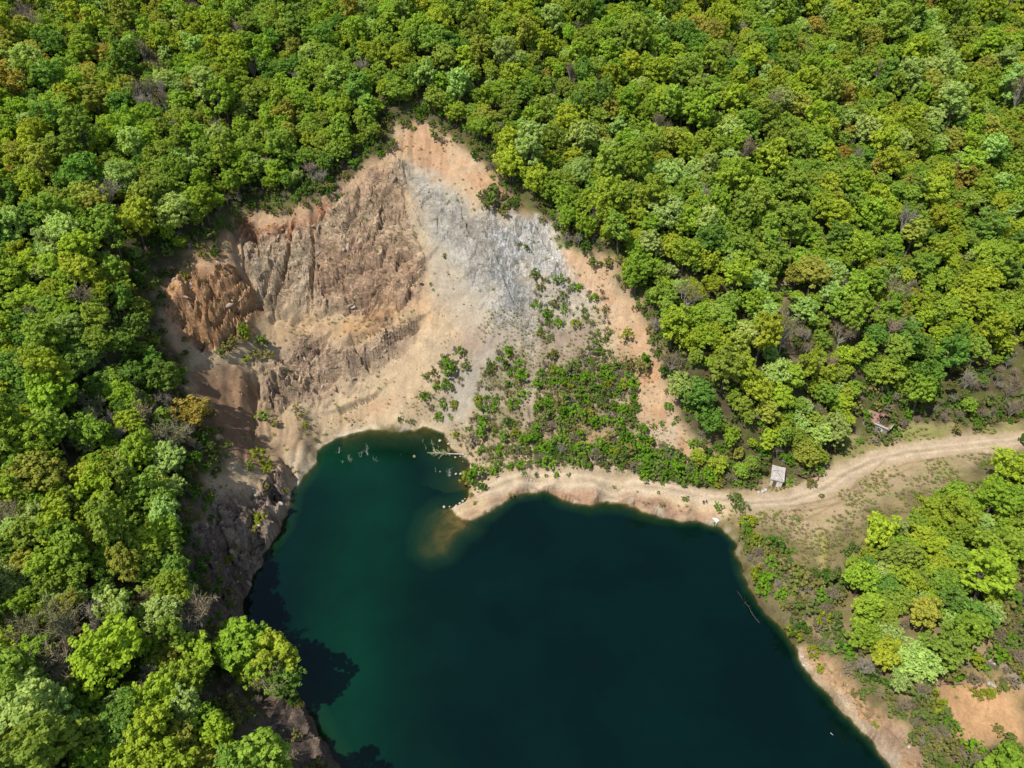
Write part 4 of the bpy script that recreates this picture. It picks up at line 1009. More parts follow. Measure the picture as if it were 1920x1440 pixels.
NAMED = [  # photo x, y of the foot, radius, tone, height factor
 (845,705,2.2,"fresh green",1.2),(864,672,1.3,"fresh green",1.9),(830,690,1.2,"dull green",1.3),(826,788,1.6,"bright green",1.1),(848,786,.8,"bright green",1),(848,732,.9,"dull green",1.2),
 (495,788,1.8,"bright green",.9),(520,798,1.5,"olive",.7),(565,782,1.5,"olive",.8),(572,800,1.4,"yellow-green",1),(556,770,1.3,"olive",.8),(592,826,1.0,"dull green",.9),
 (455,625,2.0,"fresh green",1.2),(470,640,2.1,"yellow-green",1),(440,652,2.0,"olive",1),(425,655,1.8,"olive",.9),(490,655,2.2,"dull green",1),(505,670,2.1,"olive",.9),(480,668,1.7,"olive",.8),(415,670,1.5,"dull green",.9),(462,678,1.3,"yellow-green",.8),
 (488,868,2.3,"yellow-green",1.2),(500,880,1.9,"yellow-green",1),(470,880,1.8,"dull green",1),(500,925,1.2,"olive",1),(535,925,1.0,"olive",1),(490,975,1.7,"yellow-green",.7),(475,1000,1.4,"olive",.8),(440,1030,1.5,"olive",1),(430,1055,1.3,"yellow-green",1),(445,1090,1.2,"olive",1),(430,1120,1.5,"olive",1),
 (346,522,1.3,"yellow-green",1.1),(348,640,1.0,"olive",.9),
 (890,914,2.3,"fresh green",1.6),(877,910,2.0,"yellow-green",1.3),(903,918,1.9,"dark green",1.5),(884,930,1.0,"olive",1),(890,945,.7,"olive",.8),(905,890,1.4,"bright green",1),(925,890,1.3,"bright green",.9),
 (1345,958,1.2,"bright green",1.5),(1342,985,.6,"fresh green",1),(1283,938,.9,"dull green",.7),(1290,932,.5,"dark green",.6),(1153,916,.5,"fresh green",.8),(1149,912,.4,"dull green",.8),(1195,922,.4,"olive",.8),(1240,948,.8,"olive",1),(1235,925,.5,"olive",.8),(958,930,.9,"olive",.8),
 (1375,940,1.7,"dull green",1),(1385,955,2.0,"dull green",1.1),(1400,990,2.3,"yellow-green",1.2),(1395,1010,2.1,"olive",1.2),(1415,1020,2.2,"yellow-green",1.1),(1430,1115,2.1,"bright green",1.3),(1440,1040,2.0,"olive",1.1),(1485,1195,1.8,"yellow-green",1),(1525,1230,1.5,"yellow-green",1.1),(1535,1255,1.0,"yellow-green",1),
 (1075,545,1.5,"fresh green",1),(1087,548,1.2,"bright green",1),(1065,530,1.0,"olive",1),(1055,565,1.3,"dull green",1.2),(975,462,1.1,"dull green",1),(985,470,1.0,"dull green",.8),(1025,600,1.0,"fresh green",1.4),(1095,585,.9,"fresh green",1.4),(1108,610,1.1,"dull green",1),(1135,640,1.5,"dull green",1.2),(1120,630,.9,"bright green",1),
 (1135,585,1.1,"olive",.9),(1128,548,.8,"olive",.8),(835,485,.7,"dark green",1),(808,535,.6,"dark green",.8),(812,545,.5,"fresh green",.8),(1175,640,1.8,"yellow-green",1.1),(1200,700,2.4,"olive",1.4),(1205,690,1.8,"fresh green",1.3),(1165,690,1.2,"dull green",1),
 (905,378,1.9,"dull green",1.2),(930,388,2.4,"dull green",1.2),(945,400,2.0,"olive",1),(765,240,1.2,"olive",1),(775,245,1.0,"yellow-green",1),(815,262,1.5,"dull green",1),(830,268,1.4,"grey-brown",1),(790,225,1.0,"yellow-green",1),
 (982,890,.8,"fresh green",.9),(1005,892,.7,"dull green",.9),(1025,893,.6,"dull green",.8),(1043,892,1.2,"bright green",1),(1066,892,.7,"fresh green",1),(1290,790,1.0,"dull green",1),(1240,795,.8,"fresh green",1),(1205,800,1.0,"bright green",.9),(1225,805,.9,"yellow-green",1.2),(1262,800,.7,"fresh green",1),
 (1522,912,1.4,"olive",1.2),(1540,932,.8,"dull green",.6),(1575,845,1.6,"dull green",1),(1560,855,1.6,"grey-brown",1),(1480,905,1.1,"bright green",.8),(1460,912,1.3,"olive",.7),(1500,880,1.4,"olive",1),(1610,830,1.2,"fresh green",.9),
 (1640,832,1.7,"grey-brown",1),(1662,830,1.9,"dull green",1.1),(1680,815,1.7,"fresh green",1),(1625,805,1.6,"dull green",1.2),(1690,800,1.6,"grey-brown",1),(1660,775,1.6,"grey-brown",1),(1640,770,1.5,"olive",1),(1785,812,1.6,"olive",1),(1830,806,1.5,"fresh green",1),
 (1640,806,1.7,"olive",1.2),(1632,792,1.5,"grey-brown",1.3),(1667,803,1.6,"dull green",1.3),(1655,822,1.6,"grey-brown",1),(1672,788,1.4,"olive",1.4),(1648,818,1.2,"dull green",1),(1620,790,1.7,"fresh green",1.3),
 (1600,1300,.9,"olive",.9),(1618,1312,1.2,"dull green",1),(1640,1360,.7,"yellow-green",1),(1780,1370,1.6,"fresh green",1.2),(1772,1345,1.2,"dull green",1),(1880,1290,1.3,"olive",.8),(1870,1370,1.4,"olive",.8),(1885,1385,1.2,"dull green",.8),(1832,1305,1.0,"yellow-green",.6),(1850,1300,1.1,"yellow-green",.6),
 (1560,1345,2.0,"bright green",1.1)]
NAMED = [n for n in NAMED if n[0] != 1560]
npos = G([n[0] for n in NAMED], [n[1] for n in NAMED])
for n, p in zip(NAMED, npos): put_shrub(p[0], p[1], p[2], n[3], n[2], rs, n[4])
# overgrown lower part of the quarry slope
SLOPE = [(W([(900,690),(960,650),(1010,690),(1010,880),(930,885),(870,850),(850,815),(880,800),(890,740)]), .34), (W([(1010,690),(1060,650),(1120,640),(1190,700),(1195,770),(1170,800),(1200,850),(1215,886),(1150,884),(1000,876),(1000,780)]), .9),
         (W([(800,700),(870,640),(880,700),(850,780),(790,760)]), .22), (W([(1000,520),(1140,560),(1150,640),(1040,640),(985,640)]), .25), (W([(1195,880),(1250,850),(1400,912),(1300,915),(1200,900)]), .9), (W([(1215,820),(1250,850),(1215,880),(1180,870)]), .8)]
def ok_slope(x, y, z, px, py):
    rng = np.random.default_rng(4)
    pr = np.zeros(len(x))
    for w, p in SLOPE: pr = np.maximum(pr, (sd_pt(x, y, w) > 0) * p)
    return (rng.random(len(x)) < pr) & (line_d(x, y, W([(997,600),(997,700),(992,785)])) > 1.5) & (sd_pt(x, y, W([(1040,615),(1110,610),(1095,650),(1070,700),(1040,700)])) < 0) & (sd_pt(x, y, W([(1080,805),(1150,800),(1165,825),(1100,845)])) < 0)
vx, vy, vz, vd = dart(9000, (-30, 110), (75, 190), lambda x, y, r: r.uniform(1.5, 2.9, len(x)), ok_slope, 21)
pick = np.argsort(-vd)[:105]
loose = np.setdiff1d(np.arange(len(vx)), pick)
for i in pick:
    cn = rs.choice(["bright green", "fresh green", "dull green", "yellow-green", "olive", "dark green", "grey-brown"], p=[.22, .24, .20, .10, .12, .06, .06])
    put_shrub(vx[i], vy[i], vz[i], str(cn), vd[i] * rs.uniform(.5, .72), rs, rs.uniform(.9, 1.4))

SOILB = W([(1740,1270),(1830,1262),(1925,1295),(1925,1440),(1760,1440),(1740,1340)])
def ok_soil(x, y, z, px, py): return (sd_pt(x, y, SOILB) > 0) & (vnoise(x / 5, y / 5, 0, 97) > .12)
sbx, sby, sbz, _ = dart(3000, (50, 20), (120, 90), 1.3, ok_soil, 33)
big = np.argsort(-ud)[:60]
for i in big:
    cn = rs.choice(["bright green", "fresh green", "dull green", "yellow-green", "olive"], p=[.13, .15, .32, .12, .28])
    put_shrub(ux[i], uy[i], uz[i], str(cn), rs.uniform(1.3, 2.4), rs, rs.uniform(.9, 1.4))
# brush: thickets and undergrowth that run together
BR_COL = proto_collection("brush_clump", [(s[0], s[1]) for s in SHRUBS] + [(b[0], b[1]) for b in BARE[3:]])
def tints(names, n, rng):
    a = np.array([SHPAL[k] for k in names])[rng.integers(0, len(names), n)]
    return a * rng.uniform(.8, 1.2, (n, 1))
B_P, B_I, B_S, B_T = [], [], [], []
BASE_W = W([(1000,800),(1060,770),(1200,800),(1230,850),(1340,900),(1300,912),(1200,888),(1000,876)])
def brush(x, y, z, names, lo, hi, rng, twig=.25):
    n = len(x)
    k = rng.integers(0, 5, n); tw = rng.random(n) < twig
    t = tints(names, n, rng); t[tw] = np.array(list(TWIG.values()))[rng.integers(0, 4, tw.sum())] * .95
    s = rng.uniform(lo, hi, n); s = np.where(tw, s * .38, s)
    B_P.append(np.stack([x, y, z - .05], -1)); B_I.append(np.where(tw, 5, k)); B_S.append(np.stack([s, s, s * rng.uniform(.8, 1.4, n)], -1)); B_T.append(t)
brush(vx[loose], vy[loose], vz[loose], ["fresh green", "dull green", "olive", "grey-brown"], .5, .95, rs, .3)
ax, ay, az, _ = dart(30000, (-30, 108), (75, 180), .78, ok_slope, 22)
brush(ax, ay, az, ["dull green", "olive", "grey-brown", "olive", "fresh green"], .28, .72, rs, .42)
def ok_base(x, y, z, px, py): return (sd_pt(x, y, BASE_W) > 0) & (sd_pt(x, y, W([(1080,805),(1150,800),(1165,825),(1100,845)])) < 0)
ax, ay, az, _ = dart(4000, (-10, 110), (70, 150), 1.7, ok_base, 29)
brush(ax, ay, az, ["bright green", "fresh green", "dull green", "fresh green"], .9, 1.7, rs, .1)
MIDT = W([(1040,700),(1080,660),(1120,650),(1190,720),(1190,800),(1100,800),(1010,800)])
def ok_mid(x, y, z, px, py): return (sd_pt(x, y, MIDT) > 0)
ax, ay, az, _ = dart(4000, (-10, 110), (70, 170), 1.9, ok_mid, 30)
brush(ax, ay, az, ["bright green", "fresh green", "dull green", "olive"], .8, 1.6, rs, .2)
brush(sbx, sby, sbz, ["dull green", "olive", "yellow-green", "grey-brown"], .4, 1.0, rs, .4)
sel = np.setdiff1d(np.arange(len(ux)), big)
brush(ux[sel], uy[sel], uz[sel], ["dull green", "olive", "yellow-green", "fresh green", "fresh green"], 1.0, 2.0, rs, .28)
ax, ay, az, _ = dart(30000, (30, 25), (150, 135), 1.0, ok_scrub, 24)
brush(ax, ay, az, ["dull green", "olive", "grey-brown", "olive", "dull green"], .5, 1.1, rs, .5)
def ok_edge(x, y, z, px, py):
    k = (px > -300) & (px < 2200) & (py > -250) & (py < 1700) & (poly_sd(x, y, SHORE) < -1)
    sq = sd_pt(x, y, Q_W); sr = sd_pt(x, y, ROAD_W)
    near = ((sq < .2) & (sq > -7)) | ((sr < -.5) & (sr > -6))
    return k & near & (sd_pt(x, y, SCRUB_W) < 0) & (sd_pt(x, y, SPIT_W) < 0)
ax, ay, az, _ = dart(30000, (-130, 20), (160, 235), 1.15, ok_edge, 25)
brush(ax, ay, az, ["dull green", "fresh green", "dark green", "olive", "dull green"], .6, 1.15, rs, .22)
def ok_under(x, y, z, px, py):
    return (px > -350) & (px < 2250) & (py > -280) & (py < 1750) & ~too_bare(x, y, 1.0)
ax, ay, az, _ = dart(36000, (-230, 15), (240, 335), 2.5, ok_under, 26)
brush(ax, ay, az, ["dull green", "dark green", "olive", "fresh green"], .9, 1.7, rs, .2)
# left bank: thin growth on the shaded slope
LB_W = W([(385,1010),(430,1050),(440,1130),(450,1220),(470,1260),(560,1380),(600,1430),(480,1430),(430,1330),(440,1230),(400,1150),(410,1080)])
def ok_lb(x, y, z, px, py): return (sd_pt(x, y, LB_W) > 0) & (np.random.default_rng(3).random(len(x)) < .55)
ax, ay, az, _ = dart(2500, (-80, 20), (-25, 110), 1.9, ok_lb, 27)
brush(ax, ay, az, ["olive", "dull green", "grey-brown", "yellow-green"], .5, 1.0, rs, .4)
n_b = sum(len(p) for p in B_P)
scatter("undergrowth", "tangled green and brown brush growing in patches over slopes and banks", "undergrowth", BR_COL, np.concatenate(B_P), np.concatenate(B_I),
        np.c_[rs.normal(0, .12, (n_b, 2)), rs.uniform(0, 6.28, n_b)], np.concatenate(B_S), np.concatenate(B_T))

# grass tufts and weeds
def tuft_mesh(seed):
    rng = np.random.default_rng(seed); k = 26
    a = rng.uniform(0, 6.28, k); r = rng.uniform(0, .22, k)
    b = np.stack([np.cos(a) * r, np.sin(a) * r, np.zeros(k)], -1)
    tip = b + np.stack([np.cos(a) * rng.uniform(.05, .3, k), np.sin(a) * rng.uniform(.05, .3, k), rng.uniform(.12, .42, k)], -1)
    s = np.stack([-np.sin(a), np.cos(a), np.zeros(k)], -1) * .04
    co = np.stack([b - s, b + s, tip + s * .3, tip - s * .3], 1).reshape(-1, 3)
    return leaf_mesh("tuft", co, np.arange(4 * k).reshape(k, 4), rng.uniform(.2, .9, k), MAT_LEAF)
TU_COL = proto_collection("grass_tuft", [(tuft_mesh(i),) for i in range(4)])
SLACK = W([(800,640),(860,620),(1000,560),(1140,580),(1230,720),(1320,860),(1200,885),(900,885),(830,800),(780,770)])
TERR = W([(500,600),(640,600),(760,590),(780,620),(640,650),(560,640),(520,660)])
FAN = W([(760,760),(800,740),(860,790),(790,795)])
CLR = W([(1380,925),(1480,900),(1560,870),(1600,800),(1640,830),(1690,790),(1800,800),(1920,790),(1920,870),(1760,905),(1680,935),(1620,970),(1560,1040),(1500,1030),(1470,985),(1400,960)])
def ok_tuft(x, y, z, px, py):
    rng = np.random.default_rng(6); pr = np.zeros(len(x))
    for w, p in ((SLACK, .9), (TERR, .55), (FAN, .6), (CLR, .85), (SEB_W, .35), (SOIL_W, .5), (ROAD_W, .5), (Q_W, .07)): pr = np.maximum(pr, (sd_pt(x, y, w) > 0) * p)
    pr *= smooth(-.25, .45, vnoise(x / 6, y / 6, 0, 90) + .25)
    return (rng.random(len(x)) < pr) & (poly_sd(x, y, SHORE) < -1) & (line_d(x, y, TR_W, 30) > 3.1)
gx_t, gy_t, gz_t, _ = dart(110000, (-95, 40), (150, 215), .55, ok_tuft, 41)
gt = tints(["dull green", "olive", "grey-brown", "olive", "fresh green"], len(gx_t), rs)
gs = rs.uniform(.7, 1.7, len(gx_t))
scatter("grass", "tufts of dry and green grass dotted over bare soil, scree and clearing", "grass", TU_COL, np.stack([gx_t, gy_t, gz_t], -1), rs.integers(0, 4, len(gx_t)),
        np.c_[np.zeros((len(gx_t), 2)), rs.uniform(0, 6.28, len(gx_t))], np.stack([gs, gs, gs], -1), gt)
# ------------------------------------------------------------------ small things with names of their own
def obj_from_bm(name, bm, mat, parent=None, smooth_=False):
    me = bpy.data.meshes.new(name); bm.normal_update(); bm.to_mesh(me); bm.free()
    for m in (mat if isinstance(mat, (list, tuple)) else [mat]): me.materials.append(m)
    if smooth_: me.polygons.foreach_set("use_smooth", [True] * len(me.polygons))
    o = bpy.data.objects.new(name, me); COL.objects.link(o)
    if parent: o.parent = parent
    return o
def bm_box(bm, cx, cy, cz, sx, sy, sz, rot=0.0, jit=0.0, rng=None):
    vs = []
    for dz in (-.5, .5):
        for dx, dy in ((-.5, -.5), (.5, -.5), (.5, .5), (-.5, .5)):
            x, y = dx * sx, dy * sy
            v = Vector((cx + x * math.cos(rot) - y * math.sin(rot), cy + x * math.sin(rot) + y * math.cos(rot), cz + dz * sz))
            if jit: v += Vector(rng.normal(0, jit, 3))
            vs.append(bm.verts.new(v))
    a, b, c, d, e, f, g, h = vs
    for q in ((d, c, b, a), (e, f, g, h), (a, b, f, e), (b, c, g, f), (c, d, h, g), (d, a, e, h)): bm.faces.new(q)
def thing(name, label, cat, loc, rz=0.0, group=None, kind="thing"):
    o = bpy.data.objects.new(name, None); o.empty_display_size = .5
    o.location = loc; o.rotation_euler = (0, 0, rz); o["label"] = label; o["category"] = cat
    if group: o["group"] = group
    COL.objects.link(o)
    return o
def tag(o, label, cat, group=None):
    o["label"] = label; o["category"] = cat
    if group: o["group"] = group
    return o
rt = np.random.default_rng(55)
M_CONC = plain("weathered_concrete", (.37, .325, .285), .92, .35, 1.6)
M_PLASTER = plain("stained_plaster", (.52, .48, .40), .9, .25, 1.5)
M_MOSSY = plain("mossy_plaster", (.20, .19, .135), .9, .4, 1.5)
M_WHITE = plain("white_board", (.45, .44, .41), .7, .18, 2)
M_TILE = plain("faded_roof_tiles", (.235, .125, .098), .9, .45, 3)
M_RUST = plain("rusted_iron", (.13, .075, .05), .85, .4, 3)
M_DARK = plain("dark_opening", (.02, .02, .02), .9, .2, 2)
M_BRICK = plain("old_brick", (.22, .135, .105), .92, .45, 4)
M_ROCKW = plain("pale_limestone", (.37, .335, .285), .9, .25, 2.2)
M_ROCKG = plain("grey_brown_stone", (.34, .30, .25), .92, .3, 2.2)
M_ROCKWET = plain("algae_stone", (.17, .135, .06), .8, .3, 2.2)

# --- concrete hut by the track
p = G(1455, 900); ang = math.radians(-21)
hut = thing("hut", "small flat-roofed concrete hut under the trees beside the dirt track", "hut", (p[0], p[1], p[2] - .2), ang)
bm = bmesh.new(); bm_box(bm, 0, 0, 1.15, 2.7, 4.6, 2.5); obj_from_bm("wall", bm, M_PLASTER, hut)
bm = bmesh.new()                    # the roof slab, cracked and slightly sagging
rv = [[bm.verts.new((-1.6 + 3.2 * ix / 6, -2.6 + 5.2 * iy / 9, 2.56 + rt.normal(0, .018) - .10 * math.exp(-((ix - 3) ** 2 + (iy - 5) ** 2) / 5))) for ix in range(7)] for iy in range(10)]
for iy in range(9):
    for ix in range(6): bm.faces.new((rv[iy][ix], rv[iy][ix + 1], rv[iy + 1][ix + 1], rv[iy + 1][ix]))
ex = bmesh.ops.extrude_face_region(bm, geom=bm.faces[:])
for v in [g for g in ex["geom"] if isinstance(g, bmesh.types.BMVert)]: v.co.z -= .16
bmesh.ops.recalc_face_normals(bm, faces=bm.faces)
rf = obj_from_bm("roof", bm, M_CONC, hut)
bm = bmesh.new(); bm_box(bm, .3, -.55, 2.60, .05, 3.6, .03, .5); bm_box(bm, -.2, .9, 2.60, 2.3, .05, .03, .2); obj_from_bm("crack", bm, M_DARK, rf)
bm = bmesh.new(); bm_box(bm, -.4, -2.315, .98, .85, .04, 1.9); d_ = obj_from_bm("door", bm, M_RUST, hut)
bm = bmesh.new(); bm_box(bm, -.1, -2.35, 1.0, .05, .06, .14); obj_from_bm("handle", bm, M_DARK, d_)
bm = bmesh.new(); bm_box(bm, 1.365, .4, 1.5, .04, .8, .6); obj_from_bm("window", bm, M_DARK, hut)

# --- ruined house behind it, half roofless, white boards along the eaves
p = G(1652, 806); ang = math.atan2(-.68, .73)
hs = thing("ruined_house", "ruined house with half-fallen red tiled roof and white eaves, overgrown by bushes", "house", (p[0] - .4, p[1] + 1.6, p[2] - .3), ang)
W2, D2, HW = 6.2, 5.2, 2.9
bm = bmesh.new()
for cx, cy, sx, sy in ((0, -D2 / 2, W2, .28), (0, D2 / 2, W2, .28), (-W2 / 2 + .14, 0, .28, D2 - .3), (W2 / 2 - .14, 0, .28, D2 - .3)): bm_box(bm, cx, cy, HW / 2, sx, sy, HW)
obj_from_bm("wall", bm, M_MOSSY, hs)
bm = bmesh.new(); R = [[None] * 15 for _ in range(13)]
for iy in range(13):
    for ix in range(15):
        u, v = -W2 / 2 - .35 + (W2 + .7) * ix / 14, -D2 / 2 - .35 + (D2 + .7) * iy / 12
        z = HW + .12 + 1.15 * (1 - abs(v) / (D2 / 2 + .35)) + rt.normal(0, .03)
        if u > -.3 and v < 1.2: z -= .35 + .5 * math.exp(-((u - 1.6) ** 2 + (v + .6) ** 2) / 3)
        R[iy][ix] = bm.verts.new((u, v, z))
for iy in range(12):
    for ix in range(14):
        u, v = -W2 / 2 + W2 * (ix + .5) / 14, -D2 / 2 + D2 * (iy + .5) / 12
        if ((u - 1.5) / 1.7) ** 2 + ((v + .3) / 1.6) ** 2 < 1 + rt.normal(0, .25): continue
        bm.faces.new((R[iy][ix], R[iy][ix + 1], R[iy + 1][ix + 1], R[iy + 1][ix]))
ex = bmesh.ops.extrude_face_region(bm, geom=bm.faces[:])
for v in [g for g in ex["geom"] if isinstance(g, bmesh.types.BMVert)]: v.co.z -= .09
bmesh.ops.recalc_face_normals(bm, faces=bm.faces)
hr = obj_from_bm("roof", bm, M_TILE, hs)
bm = bmesh.new()
for k in range(6): bm_box(bm, .2 + k * .5, -.2, 2.75 - .06 * k, .09, D2 - .6, .1, rt.normal(0, .08))
obj_from_bm("rafter", bm, MAT_BARK, hs)
bm = bmesh.new(); bm_box(bm, -.15, -D2 / 2 - .42, HW + .04, W2 + .3, .16, .24); obj_from_bm("fascia", bm, M_WHITE, hs)
bm = bmesh.new(); bm_box(bm, W2 / 2 + .42, -.3, HW + .02, .14, D2 * .8, .2); obj_from_bm("fascia", bm, M_WHITE, hs)
for u, w in ((-1.5, 1.0), (1.2, .95)):
    bm = bmesh.new(); bm_box(bm, u, -D2 / 2 - .165, 1.5, w, .05, 1.15); wi = obj_from_bm("window", bm, M_DARK, hs)
    bm = bmesh.new()
    for cx, cz, sx, sz in ((u - w / 2, 1.5, .1, 1.3), (u + w / 2, 1.5, .1, 1.3), (u, 2.13, w - .1, .1), (u, .87, w + .1, .1), (u, 1.5, .06, 1.1)): bm_box(bm, cx, -D2 / 2 - .19, cz, sx, .09, sz)
    obj_from_bm("frame", bm, M_WHITE, wi)
    bm = bmesh.new(); bm_box(bm, u + .62, -D2 / 2 - .30, 1.45, .55, .05, 1.15, .4); obj_from_bm("shutter", bm, M_WHITE, hs)

# --- well ring
p = G(1471, 862)
bm = bmesh.new(); k = 20; rings = []
for r, z in ((.62, -.3), (.62, .62), (.46, .62), (.46, -.2)):
    rings.append([bm.verts.new((r * math.cos(6.2832 * i / k), r * math.sin(6.2832 * i / k), z)) for i in range(k)])
for a, b in zip(rings, rings[1:]):
    for i in range(k): bm.faces.new((a[i], a[(i + 1) % k], b[(i + 1) % k], b[i]))
well = thing("well_ring", "pale round concrete well ring in the bushes behind the flat-roofed hut", "well", (p[0], p[1], p[2]))
obj_from_bm("ring", bm, M_ROCKW, well)
bm = bmesh.new(); bm.faces.new([bm.verts.new((.455 * math.cos(6.2832 * i / k), .455 * math.sin(6.2832 * i / k), .2)) for i in range(k)]); obj_from_bm("shaft_dark", bm, M_DARK, well)  # flat near-black disc imitating the darkness down the well

# --- low rusty enclosure behind the bush
p = G(1523, 900)
en = thing("rusty_enclosure", "low brown rusty three-sided enclosure behind a bush at the track edge", "scrap", (p[0], p[1], p[2] - .05), .05)
for nm, cx, cy, sx, sy, rz in (("back_panel", 0, .7, 2.6, .12, .12), ("side_panel", -1.35, -.1, .12, 1.5, .12), ("side_panel", 1.45, .1, .12, 1.3, -.5)):
    bm = bmesh.new(); bm_box(bm, cx, cy, .45, sx, sy, .9, rz, .02, rt); obj_from_bm(nm, bm, M_RUST, en)

# --- brick foundation on the orange bank
p = G(1776, 1279)
ru = thing("brick_ruin", "broken brick foundation walls filled with rubble on the orange bank", "ruin", (p[0], p[1], p[2] - .2), .03)
for nm, cx, cy, sx, sy, h in (("side_wall", -1.35, .9, .3, 2.4, 1.1), ("front_wall", .6, -.42, 4.2, .26, .75), ("back_wall", .4, 2.3, 3.2, .26, .6)):
    bm = bmesh.new()
    for i in range(7):
        t = (i + .5) / 7 - .5
        hh = h * rt.uniform(.55, 1.0)
        if sx > sy: bm_box(bm, cx + t * sx, cy, hh / 2, sx / 7 - .01, sy, hh)
        else: bm_box(bm, cx, cy + t * sy, hh / 2, sx, sy / 7 - .01, hh)
    obj_from_bm(nm, bm, M_BRICK, ru)
bm = bmesh.new()
for i in range(90): bm_box(bm, rt.uniform(-1.1, 2.0), rt.uniform(-.2, 2.1), rt.uniform(.1, .4), rt.uniform(.1, .3), rt.uniform(.1, .25), rt.uniform(.08, .2), rt.uniform(0, 3), .02, rt)
o_ = obj_from_bm("rubble", bm, M_BRICK, ru); o_["kind"] = "stuff"

# --- pale slab on the shore, white blocks by the track
p = G(1341, 974)
bm = bmesh.new(); bm_box(bm, 0, 0, .1, .9, 1.9, .26, 0, .05, rt)
sl = obj_from_bm("concrete_slab", bm, M_WHITE); bmesh_loc = (p[0], p[1], p[2]); sl.location = bmesh_loc; sl.rotation_euler = (.12, -.1, .62)
tag(sl, "pale broken concrete slab lying on the bank at the water's edge", "slab")
for (x, y, s, lb) in ((1422, 923, .5, "small white block lying half under the tree, left of two larger ones"), (1430, 923, .75, "largest white block on the grass between the hut and the track"), (1435, 919, .6, "tilted white block propped behind the largest one near the hut")):
    p = G(x, y); bm = bmesh.new(); bm_box(bm, 0, 0, s * .3, s, s * .7, s * .6, 0, .05, rt)
    o_ = obj_from_bm("white_block", bm, M_WHITE); o_.location = p; o_.rotation_euler = (.1, .1, rt.uniform(0, 3)); tag(o_, lb, "block", "white blocks beside the track")

# --- stones
def rock_mesh(seed, mat, sub=2):
    rng = np.random.default_rng(seed)
    bm = bmesh.new(); bmesh.ops.create_icosphere(bm, subdivisions=sub, radius=1)
    sq = rng.uniform(.6, 1.1, 3); off = rng.uniform(0, 50, 3)
    pl = [(Vector(rng.normal(size=3)).normalized(), rng.uniform(.55, .85)) for _ in range(7)]
    for v in bm.verts:
        c = v.co.copy()
        for n, d in pl:
            e = c.dot(n) - d
            if e > 0: c -= n * e * .9
        k = 1 + .16 * float(vnoise(c.x * 2 + off[0], c.y * 2 + off[1], c.z * 2 + off[2], seed))
        v.co = Vector((c.x * sq[0], c.y * sq[1], c.z * sq[2] * .75)) * k
    me = bpy.data.meshes.new("stone"); bm.to_mesh(me); bm.free(); me.materials.append(mat)
    return me
RK = [rock_mesh(i, M_ROCKW) for i in range(4)] + [rock_mesh(10 + i, M_ROCKG) for i in range(3)] + [rock_mesh(20 + i, M_ROCKWET) for i in range(2)]
BOULD = [ # photo x, y, radius, mesh
 (825,827,.55,0),(841,832,.45,1),(848,833,.4,2),(853,832,.35,0),(862,835,.3,1),(854,858,.45,3),(863,856,.35,0),(868,850,.3,1),(873,856,.4,2),(878,851,.35,5),(880,860,.4,0),(884,862,.35,1),(889,866,.5,3),(876,845,.3,4),
 (868,866,.25,0),(855,889,.42,1),(864,889,.48,0),(868,887,.3,2),(870,897,.4,3),(886,870,.35,6),(815,802,.3,1),(838,816,.3,2),(842,822,.28,0),(855,950,.55,0),(862,944,.4,1),(868,940,.5,2),(872,936,.3,3),(833,951,.5,0),(843,950,.3,1),(838,828,.25,4),
 (897,893,.3,5),(903,893,.3,4),(858,842,.3,0),(996,900,.35,1),(990,901,.3,4),(1003,901,.25,0),(1855,1241,.85,4),(1848,1238,.7,5),(1862,1246,.6,4),(1908,1206,.7,0),(1855,1282,.7,5),(1862,1286,.5,4),(1505,1232,.5,0),(1508,1248,.4,1),
 (487,985,.8,5),(530,955,.7,4),(480,930,.6,5),(473,917,.5,4)]
bp = G([b[0] for b in BOULD], [b[1] for b in BOULD], -0.15)
for b, q in zip(BOULD, bp):
    o_ = bpy.data.objects.new("boulder", RK[b[3]]); COL.objects.link(o_)
    o_.location = (q[0], q[1], max(q[2], -.15) + b[2] * .2); o_.scale = (b[2],) * 3; o_.rotation_euler = (rt.normal(0, .2), rt.normal(0, .2), rt.uniform(0, 6))
    o_["category"] = "boulder"; o_["group"] = "boulders along the water and banks"
    THINGS.append((o_, "boulder", ("large " if b[2] > .6 else "small " if b[2] < .33 else "") + ("white" if b[3] < 4 else "grey"), q[0], q[1], q[2]))
for x, y, r, lb in ((776, 857, .85, "larger brown stone just under the water left of the fallen tree"), (826, 885, .5, "smaller reddish stone just under the water below the fallen tree")):
    q = at_z(x, y, -.25); o_ = bpy.data.objects.new("submerged_stone", RK[7 if r > .6 else 8]); COL.objects.link(o_)
    o_.location = (q[0], q[1], -.12); o_.scale = (r, r, r * .5); tag(o_, lb, "stone", "stones under the water")
RB_COL = proto_collection("rubble_stone", [(m,) for m in RK[:7]])
BEACH = [(W([(600,845),(625,800),(700,780),(790,785),(800,800),(690,808)]), .8, .16), (W([(845,955),(870,935),(900,945),(930,950),(885,978)]), .9, .14), (SLACK, .2, .2), (SEB_W, .4, .2), (W([(820,800),(850,800),(895,870),(885,900),(860,850)]), .95, .2),
         (W([(720,740),(790,700),(800,790),(700,790)]), .35, .16), (W([(850,700),(930,660),(960,680),(910,740),(870,790),(830,780)]), .7, .2), (W([(900,955),(960,928),(1060,935),(1165,940),(1300,970),(1300,955),(1160,920),(1040,908),(960,918)]), .3, .17), (W(QUARRY_PX), .05, .28)]
def ok_rub(x, y, z, px, py):
    rng = np.random.default_rng(12); pr = np.zeros(len(x))
    for w, p_, s_ in BEACH: pr = np.maximum(pr, (sd_pt(x, y, w) > 0) * p_)
    return rng.random(len(x)) < pr
qx, qy, qz, _ = dart(42000, (-85, 40), (110, 210), .55, ok_rub, 61)
qs = rt.uniform(.07, .22, len(qx)) * np.where(rt.random(len(qx)) < .06, 2.0, 1)
